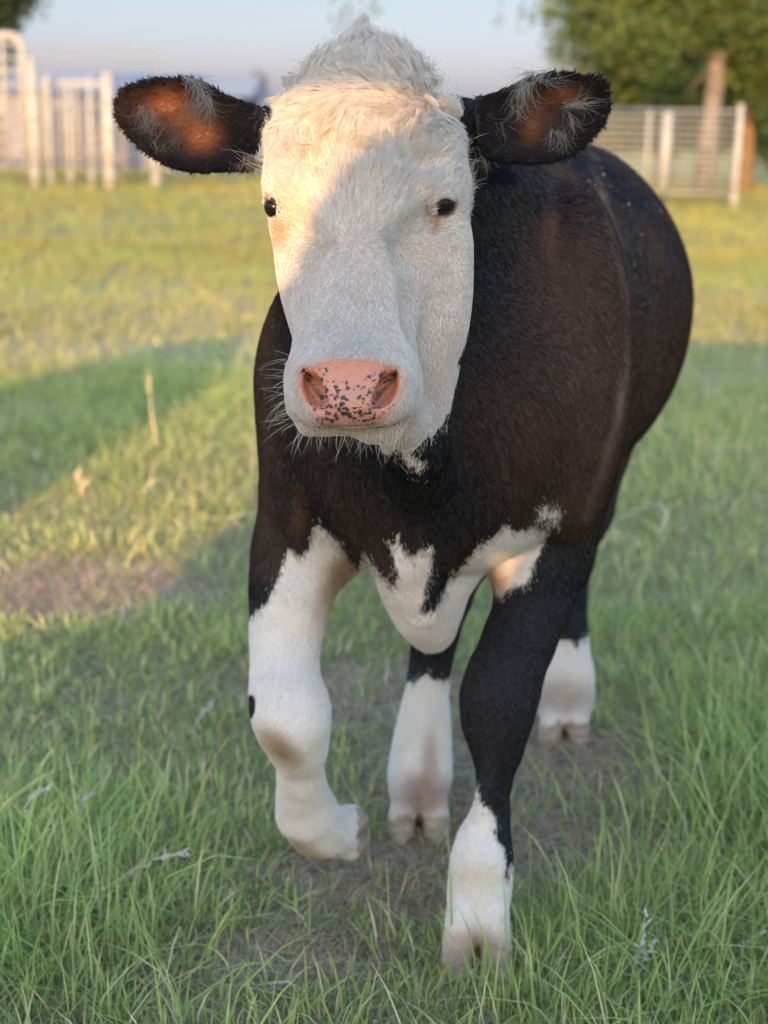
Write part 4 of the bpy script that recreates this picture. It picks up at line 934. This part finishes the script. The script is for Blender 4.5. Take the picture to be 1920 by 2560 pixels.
def grow(p, nn, d, length, lift, clump, clump_pull, wob, K=5, curl=0.0):
    """strands from p along tangent direction d, gathered in clumps"""
    n = len(p); d = d-(d*nn).sum(1)[:, None]*nn; d = nrm(d)
    inv = cells(p, clump); m = inv.max()+1; cnt = np.bincount(inv, minlength=m)[:, None]
    cp = np.stack([np.bincount(inv, p[:, a], m) for a in range(3)], -1)/cnt
    rd = rng.normal(0, 1, (m, 3))[inv]; side = np.cross(nn, d)
    dev = (rng.normal(0, 1, m)[inv]*wob)[:, None]
    dd = nrm(d+side*dev+nn*(lift*(1+.35*rng.normal(0, 1, m)[inv]))[:, None] if np.ndim(lift) else d+side*dev+nn*lift*(1+.35*rng.normal(0, 1, m)[inv])[:, None])
    L = (length*rng.uniform(.7, 1.15, n)*(1+.15*rng.normal(0, 1, m)[inv]))[:, None]
    cu = (rng.normal(0, 1, m)[inv]*curl)[:, None]
    pts = np.empty((n, K, 3)); off = cp[inv]-p
    for k in range(K):
        t = k/(K-1); q = p+dd*L*t-nn*L*(.42*lift*t*t if np.ndim(lift) == 0 else (.42*lift*t*t)[:, None])+side*cu*L*t*t
        pts[:, k] = q+off*(clump_pull*t**1.2)
    pts[:, 1:] += rng.normal(0, .02, (n, K-1, 3))*L[:, None]
    pts[:, 0] -= nn*.001
    return pts, inv
def ramp(x, a, b): return np.clip((x-a)/(b-a), 0, 1)
down = -CU
# 1. face
wf = (t_head & seen_side & (tpad < .3) & ~teye).astype(float)*(1+1.2*(tpy < 330))
p, nn, ti = sample(wf, 290000); px, py, D = project(p)
def face_flow(p, px, py):
    n = len(p); u = np.zeros(n); v = np.zeros(n)
    # below the whorl the hair runs down the nose, between it fans up and outward, from the poll it falls forward
    wx, wy = 880., 690.
    ux, uy = (px-wx), (py-wy); L = np.sqrt(ux*ux+uy*uy)+1; up = (ux/L, uy/L)
    s1 = ramp(py, 560, 660)[:]; ctr = (px-895)
    dnx, dny = ctr*.0016, np.ones(n)
    f2 = ramp(py, 400, 300); hx, hy = -(px-890)*.0035, np.ones(n)*.9
    curlx = (vnoise(p, 38, 51)-.5)*3.2; curly = (vnoise(p, 38, 52)-.5)*2.2
    fx, fy = up[0]*1.2, up[1]
    x = fx*(1-s1)+dnx*s1; y = fy*(1-s1)+dny*s1
    x = x*(1-f2)+(hx+curlx)*f2; y = y*(1-f2)+(hy*np.sign(1)+curly)*f2
    f3 = ramp(py, 255, 185); x = x*(1-f3)+(-(px-905)*.006+curlx*.55)*f3; y = y*(1-f3)+(-1.0+curly*.4)*f3
    x = x+(vnoise(p, 22, 53)-.5)*.4; y = y+(vnoise(p, 22, 54)-.5)*.3
    x = x-.6*np.exp(-((py-225)/35)**2)+0.35*np.tanh((px-880)/40)*np.exp(-((py-608)/45)**2)
    # cheeks: down and back
    ch = ramp(px, 1060, 1120)*ramp(py, 500, 640); x = x*(1-ch)+.25*ch; y = y*(1-ch)+1*ch
    return CR*x[:, None]-CU*y[:, None]
d = face_flow(p, px, py); fore = ramp(py, 620, 480); fore2 = ramp(py, 420, 300); pol = ramp(py, 240, 130)
L = .0060+.0140*fore+.006*fore2+.009*pol; edge = np.minimum(ramp(px, 655, 720), ramp(px, 1175, 1090)); L *= .55+.45*np.maximum(edge, pol)
L *= np.clip(np.minimum(np.hypot(px-1104, (py-519)*1.15), np.hypot(px-684, (py-522)*.8))/75, .28, 1); L *= np.where(py > 1040, .6, 1); lift = .15-.03*fore+.16*fore2+.45*pol
for msk, cs, pull, wob in ((py >= 640, .0026, .45, .20), ((py < 640) & (py >= 400), .0036, .75, .30), (py < 400, .0046, .75, .42)):
    pts, inv = grow(p[msk], nn[msk], d[msk], L[msk], lift[msk], cs, pull, wob, 6, .25 if cs > .006 else .1)
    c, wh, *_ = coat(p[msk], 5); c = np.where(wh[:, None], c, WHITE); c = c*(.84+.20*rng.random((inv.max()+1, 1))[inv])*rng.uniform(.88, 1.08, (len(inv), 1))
    e = np.zeros(len(c)); pm = pad_mask(px[msk], py[msk], D[msk]*0+1.5, 22)*(py[msk] > 880); c = c*(1-.55*pm[:, None])+np.array([.72, .42, .28])*.55*pm[:, None]
    curves_obj('face_hair', pts, .00020, M_hair, calf, c)
print('face hair', time.time()-T0)
# 2. poll tuft: long locks standing up off the top of the head
def locks(specs):
    P_, C_ = [], []
    for (x0, y0, D0, x1, y1, nst, spread, bend) in specs:
        a = HP(x0, y0, D0); b = HP(x1, y1, D0-.005); L = np.linalg.norm(b-a); n = nst
        o = rng.normal(0, 1, (n, 3))*spread; o -= 0; base = a+o; ln = rng.uniform(.55, 1.05, n)[:, None]; t = np.linspace(0, 1, 8)
        pts = np.empty((n, 8, 3)); sd = CR*bend*L
        for k, tt in enumerate(t): pts[:, k] = base+(b-a)*ln*tt-o*(.82*tt**.8)+sd*np.sin(tt*math.pi)*ln
        pts[:, 1:] += rng.normal(0, .0007, (n, 7, 3)); P_.append(pts); C_.append(np.tile(WHITE*.97, (n, 1))*rng.uniform(.85, 1.05, (n, 1)))
    return np.concatenate(P_), np.concatenate(C_)
sp = [(880, 135, 1.69, 912, 34, 900, .010, -.08), (905, 130, 1.69, 918, 40, 700, .008, .02), (860, 140, 1.69, 900, 72, 600, .009, -.12), (930, 130, 1.69, 938, 82, 500, .008, .05), (955, 130, 1.695, 966, 92, 500, .008, -.05), (985, 140, 1.70, 1012, 112, 450, .009, .1), (1010, 150, 1.70, 1052, 136, 400, .008, .15), (1030, 165, 1.70, 1050, 150, 300, .008, .1),
      (835, 150, 1.69, 862, 100, 500, .010, -.15), (805, 160, 1.69, 800, 130, 450, .010, -.2), (780, 175, 1.69, 775, 148, 350, .008, -.2), (738, 218, 1.69, 708, 186, 200, .005, -.25), (750, 205, 1.69, 724, 180, 200, .005, -.3), (715, 250, 1.68, 664, 250, 220, .006, .3), (710, 270, 1.68, 672, 262, 160, .006, .3),
      (1110, 250, 1.69, 1150, 280, 350, .007, .15), (1120, 265, 1.69, 1154, 288, 250, .006, .1), (1085, 200, 1.70, 1096, 196, 200, .008, .1), (1065, 175, 1.70, 1078, 170, 200, .008, .1)]
for k in range(120):
    x0 = rng.uniform(780, 1060); y0 = 150+abs(x0-915)*.30+rng.uniform(0, 90); a = math.atan2(-120, 905-x0)+rng.normal(0, .55)
    Ln = rng.uniform(35, 60); sp.append((x0, y0, 1.655+abs(x0-915)*1e-4, x0+Ln*.8*math.cos(a), y0+Ln*.8*math.sin(a), 90, .0035, rng.normal(0, .22)))
for k in range(120):
    x0 = rng.uniform(740, 1060); y0 = rng.uniform(215, 330); a = rng.uniform(.6, 2.5); Ln = rng.uniform(35, 60)
    sp.append((x0, y0, 1.612+abs(x0-905)*2.6e-4, x0+Ln*math.cos(a), y0+Ln*math.sin(a), 60, .0026, rng.normal(0, .3)))
pts, c = locks(sp); curves_obj('poll_tuft', pts, .00022, M_hair, calf, c)
# 3. body coat
wb = ((~t_head) & (~t_ear) & (~t_h) & seen_side).astype(float); wb *= np.where(tD > 2.35, .6, 1.2)*np.where(t_w, 1.3, 1)
p, nn, ti = sample(wb, 330000); px, py, D = project(p)
d = np.array([.22, .55, -.75])[None]+np.stack([vnoise(p, 5, 61)-.5, 0*px, vnoise(p, 5, 62)-.5], -1)*.7
leg = ramp(p[:, 2], .55, .42)[:, None]; d = d*(1-leg)+np.array([0, 0, -1.])*leg
chest = np.exp(-(((px-980)/160)**2+((py-1250)/200)**2))[:, None]; d = d*(1-chest)+np.array([0, -.2, -1.])*chest
L = np.where(p[:, 2] < .5, .0055, .0095)*np.where(D > 2.3, 1.15, 1); L = L+.012*np.exp(-(((px-1070)/60)**2+((py-1600)/40)**2))+.006*np.exp(-(((px-1320)/100)**2+((py-1120)/120)**2))
pts, inv = grow(p, nn, d, L, .12, .0040, .35, .14, 4, .1)
c, wh, *_ = coat(p, 7); c = c*(.88+.22*rng.random((inv.max()+1, 1))[inv])*rng.uniform(.9, 1.1, (len(inv), 1)); c = np.where(wh[:, None], np.clip(c, 0, .82), c*1.15)
hr_ = np.where(D > 2.35, .00040, .00026)
curves_obj('white_coat_hair', pts[wh], hr_[wh], M_hair, calf, c[wh]); curves_obj('dark_coat_hair', pts[~wh], hr_[~wh], M_dark, calf, c[~wh])
print('body hair', time.time()-T0)
# 4. ears
we = (t_ear & seen_side).astype(float); p, nn, ti = sample(we, 60000); px, py, D = project(p)
ctr = np.where(px < 900, 640, 1210); out = np.where(px < 900, -1., 1.)
rimy = np.where(px < 900, py-305, py-290)/100; eo = ear_paint(px, py)
keep = (eo < .6) | (rng.random(len(px)) < .35)
p, nn, px, py, D, out, rimy, eo = [q[keep] for q in (p, nn, px, py, D, out, rimy, eo)]
d = CR*out[:, None]*.8-CU*(rimy*.9)[:, None]
pts, inv = grow(p, nn, d, np.full(len(p), .0085), .26, .0032, .4, .35, 5, .15)
c = np.tile(np.array([.012, .011, .012]), (len(p), 1)); brn = np.maximum(np.exp(-(((px-440)/120)**2+((py-315)/70)**2)), .6*np.exp(-(((px-1350)/80)**2+((py-300)/60)**2)))[:, None]; c = c*(1-brn)+np.array([.085, .050, .034])*brn
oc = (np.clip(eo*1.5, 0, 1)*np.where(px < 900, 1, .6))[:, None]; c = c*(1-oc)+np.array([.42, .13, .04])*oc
c = c*rng.uniform(.7, 1.4, (len(c), 1)); curves_obj('ear_hair', pts, .00028, M_dark, calf, c)
def fringe(specs, nst_scale=1.0, rad=.00026):
    P_, C_ = [], []
    for (xa, ya, xb, yb, D0, dx, dy, Lp, n, col) in specs:
        n = int(n*nst_scale); t = rng.random(n); x = xa+(xb-xa)*t+rng.normal(0, 6, n); y = ya+(yb-ya)*t+rng.normal(0, 6, n)
        L = Lp*rng.uniform(.5, 1.15, n); a = np.arctan2(dy, dx)+rng.normal(0, .28, n); L *= 1.25; K = 7; pts = np.empty((n, K, 3)); cv = rng.normal(0, .5, n); Dn = D0-rng.uniform(0, .012, n)
        for k in range(K):
            tt = k/(K-1); xx = x+L*tt*np.cos(a+cv*tt); yy = y+L*tt*np.sin(a+cv*tt)+4*tt*tt; Dk = Dn-.006*np.sin(tt*math.pi)
            m = Dk/FPX; pts[:, k] = CPOS+CF*Dk[:, None]+CR*((xx-CX)*m)[:, None]+CU*((CY-yy)*m)[:, None]
        P_.append(pts); C_.append(np.tile(col, (n, 1))*rng.uniform(.6, 1.15, (n, 1)))
    return np.concatenate(P_), np.concatenate(C_)
gr = (.55, .49, .42); tn_ = (.50, .36, .18)
pts, c = fringe(nst_scale=.17, specs=[(455, 195, 500, 198, 1.716, 1, .5, 50, 260, gr), (480, 205, 525, 245, 1.722, .2, 1, 55, 420, gr), (490, 240, 530, 290, 1.728, -.5, 1, 60, 300, (.36, .29, .23)), (350, 262, 390, 285, 1.735, -.2, 1, 55, 330, (.46, .36, .29)), (370, 290, 420, 320, 1.742, -.6, 1, 50, 160, (.38, .30, .24)), (430, 330, 470, 340, 1.745, -.4, 1, 50, 130, (.30, .24, .19)), (380, 350, 410, 370, 1.74, .2, 1, 30, 130, (.34, .28, .22)),
    (615, 390, 635, 395, 1.722, .05, 1, 48, 420, tn_), (560, 410, 640, 415, 1.73, .1, 1, 26, 160, (.34, .28, .18)),
    (1320, 180, 1375, 178, 1.73, -.9, .5, 60, 330, gr), (1300, 200, 1330, 215, 1.735, -.3, 1, 60, 420, gr), (1280, 250, 1300, 275, 1.74, .3, 1, 50, 160, (.40, .36, .31)), (1330, 200, 1400, 195, 1.73, 1, .25, 60, 130, (.36, .33, .29)), (1400, 262, 1450, 262, 1.752, 1, -.2, 60, 260, (.50, .45, .38)), (1410, 275, 1440, 300, 1.756, .5, 1, 45, 160, (.40, .36, .30)),
    (1375, 325, 1410, 330, 1.758, .2, 1, 50, 260, (.42, .39, .34)), (1395, 350, 1415, 375, 1.756, .3, 1, 30, 120, (.32, .3, .27)), (1195, 368, 1215, 378, 1.745, .5, 1, 45, 300, (.52, .49, .38)), (1245, 300, 1262, 320, 1.745, .5, 1, 45, 60, (.3, .28, .25))])
curves_obj('ear_tuft', pts, .00017, M_hair, calf, c*.62)
# 5. whiskers and lashes
def whisk(n, fx, fy, D0, fa, L0, L1, rad, name, col=(.78, .74, .62)):
    x, y = fx(n), fy(n); a = fa(x, y, n); L = rng.uniform(L0, L1, n); K = 8; pts = np.empty((n, K, 3)); Dn = D0(x, y)
    cv = rng.normal(0, .25, n)+.25*np.sign(np.cos(a))
    for k in range(K):
        tt = k/(K-1); xx = x+L*tt*np.cos(a+cv*tt); yy = y+L*tt*np.sin(a+cv*tt); Dk = Dn-.012*tt; m = Dk/FPX
        pts[:, k] = CPOS+CF*Dk[:, None]+CR*((xx-CX)*m)[:, None]+CU*((CY-yy)*m)[:, None]
    return curves_obj(name, pts, rad, M_hair, calf, np.tile(col, (n, 1)))
whisk(46, lambda n: rng.uniform(712, 745, n), lambda n: rng.uniform(890, 1062, n), lambda x, y: 1.55+0*x, lambda x, y, n: math.pi-.0035*(y-930)+rng.normal(0, .18, n), 30, 85, .00015, 'whiskers')
whisk(78, lambda n: rng.uniform(745, 1000, n), lambda n: rng.uniform(1060, 1078, n), lambda x, y: 1.535+0*x, lambda x, y, n: math.pi/2+.0035*(930-x)+rng.normal(0, .16, n), 20, 95, .00015, 'whiskers')
whisk(34, lambda n: rng.uniform(1035, 1056, n), lambda n: rng.uniform(930, 1050, n), lambda x, y: 1.55+0*x, lambda x, y, n: .004*(y-930)+rng.normal(0, .2, n), 20, 50, .00013, 'whiskers')
whisk(7, lambda n: rng.uniform(1160, 1172, n), lambda n: rng.uniform(360, 480, n), lambda x, y: 1.68+0*x, lambda x, y, n: -.5+rng.normal(0, .15, n), 40, 75, .00014, 'whiskers')
whisk(5, lambda n: rng.uniform(655, 662, n), lambda n: rng.uniform(400, 440, n), lambda x, y: 1.68+0*x, lambda x, y, n: math.pi+.4+rng.normal(0, .1, n), 50, 120, .00014, 'whiskers')
def lashes(cx, cy, D0, a0, a1, L, n):
    t = rng.random(n); a = a0+(a1-a0)*t
    return cx+0*t, a, L*rng.uniform(.6, 1.1, n)
for (xs, ys, D0, am, nm) in (((1088, 1130), (510, 500), 1.606, -1.1, 70), ((666, 694), (500, 486), 1.645, -2.5, 80)):
    n = nm; t = rng.random(n); x = xs[0]+(xs[1]-xs[0])*t; y = ys[0]+(ys[1]-ys[0])*t-9*np.sin(t*math.pi); K = 6; pts = np.empty((n, K, 3)); a = am+.9*(t-.5)*(1 if xs[0] > 900 else -1)+rng.normal(0, .2, n); Ln = rng.uniform(14, 26, n)
    for k in range(K):
        tt = k/(K-1); xx = x+Ln*tt*np.cos(a); yy = y+Ln*tt*np.sin(a)+10*np.sin(tt*1.6)*.6; Dk = D0-.014*tt+0*x; m = Dk/FPX
        pts[:, k] = CPOS+CF*Dk[:, None]+CR*((xx-CX)*m)[:, None]+CU*((CY-yy)*m)[:, None]
    curves_obj('eyelashes', pts, .00022, M_hair, calf, np.tile((.8, .75, .66), (n, 1)))
# 6. a few burrs and dust flecks caught on the back
vis = (VN*nrm(CPOS-V)).sum(1) > .15; M_dust = flat_mat('pale_dust', (.45, .42, .36), .8, .2, 100)
for fx_, fy_ in [(1462, 462), (1478, 474), (1488, 455), (1470, 500), (1500, 448), (1515, 475), (1497, 430), (1575, 667), (1592, 592), (1600, 760), (1640, 535), (1440, 470), (1585, 440), (1560, 520), (1030, 760), (1590, 640)]:
    ok = np.nonzero(vis)[0]; j = ok[np.argmin((pxv[ok]-fx_)**2+(pyv[ok]-fy_)**2)]; c0 = V[j]+VN[j]*.009; s_ = rng.uniform(.0012, .0024)
    FB = MB(); FB.add([tuple(c0+s_*np.array(q)*rng.uniform(.6, 1.3)) for q in ((0, 0, 1), (1, 0, 0), (0, 1, 0), (-1, 0, 0), (0, -1, 0), (0, 0, -1))], [(0, 1, 2), (0, 2, 3), (0, 3, 4), (0, 4, 1), (5, 2, 1), (5, 3, 2), (5, 4, 3), (5, 1, 4)]); FB.build('dust_fleck', M_dust, calf)
print('done', time.time()-T0)
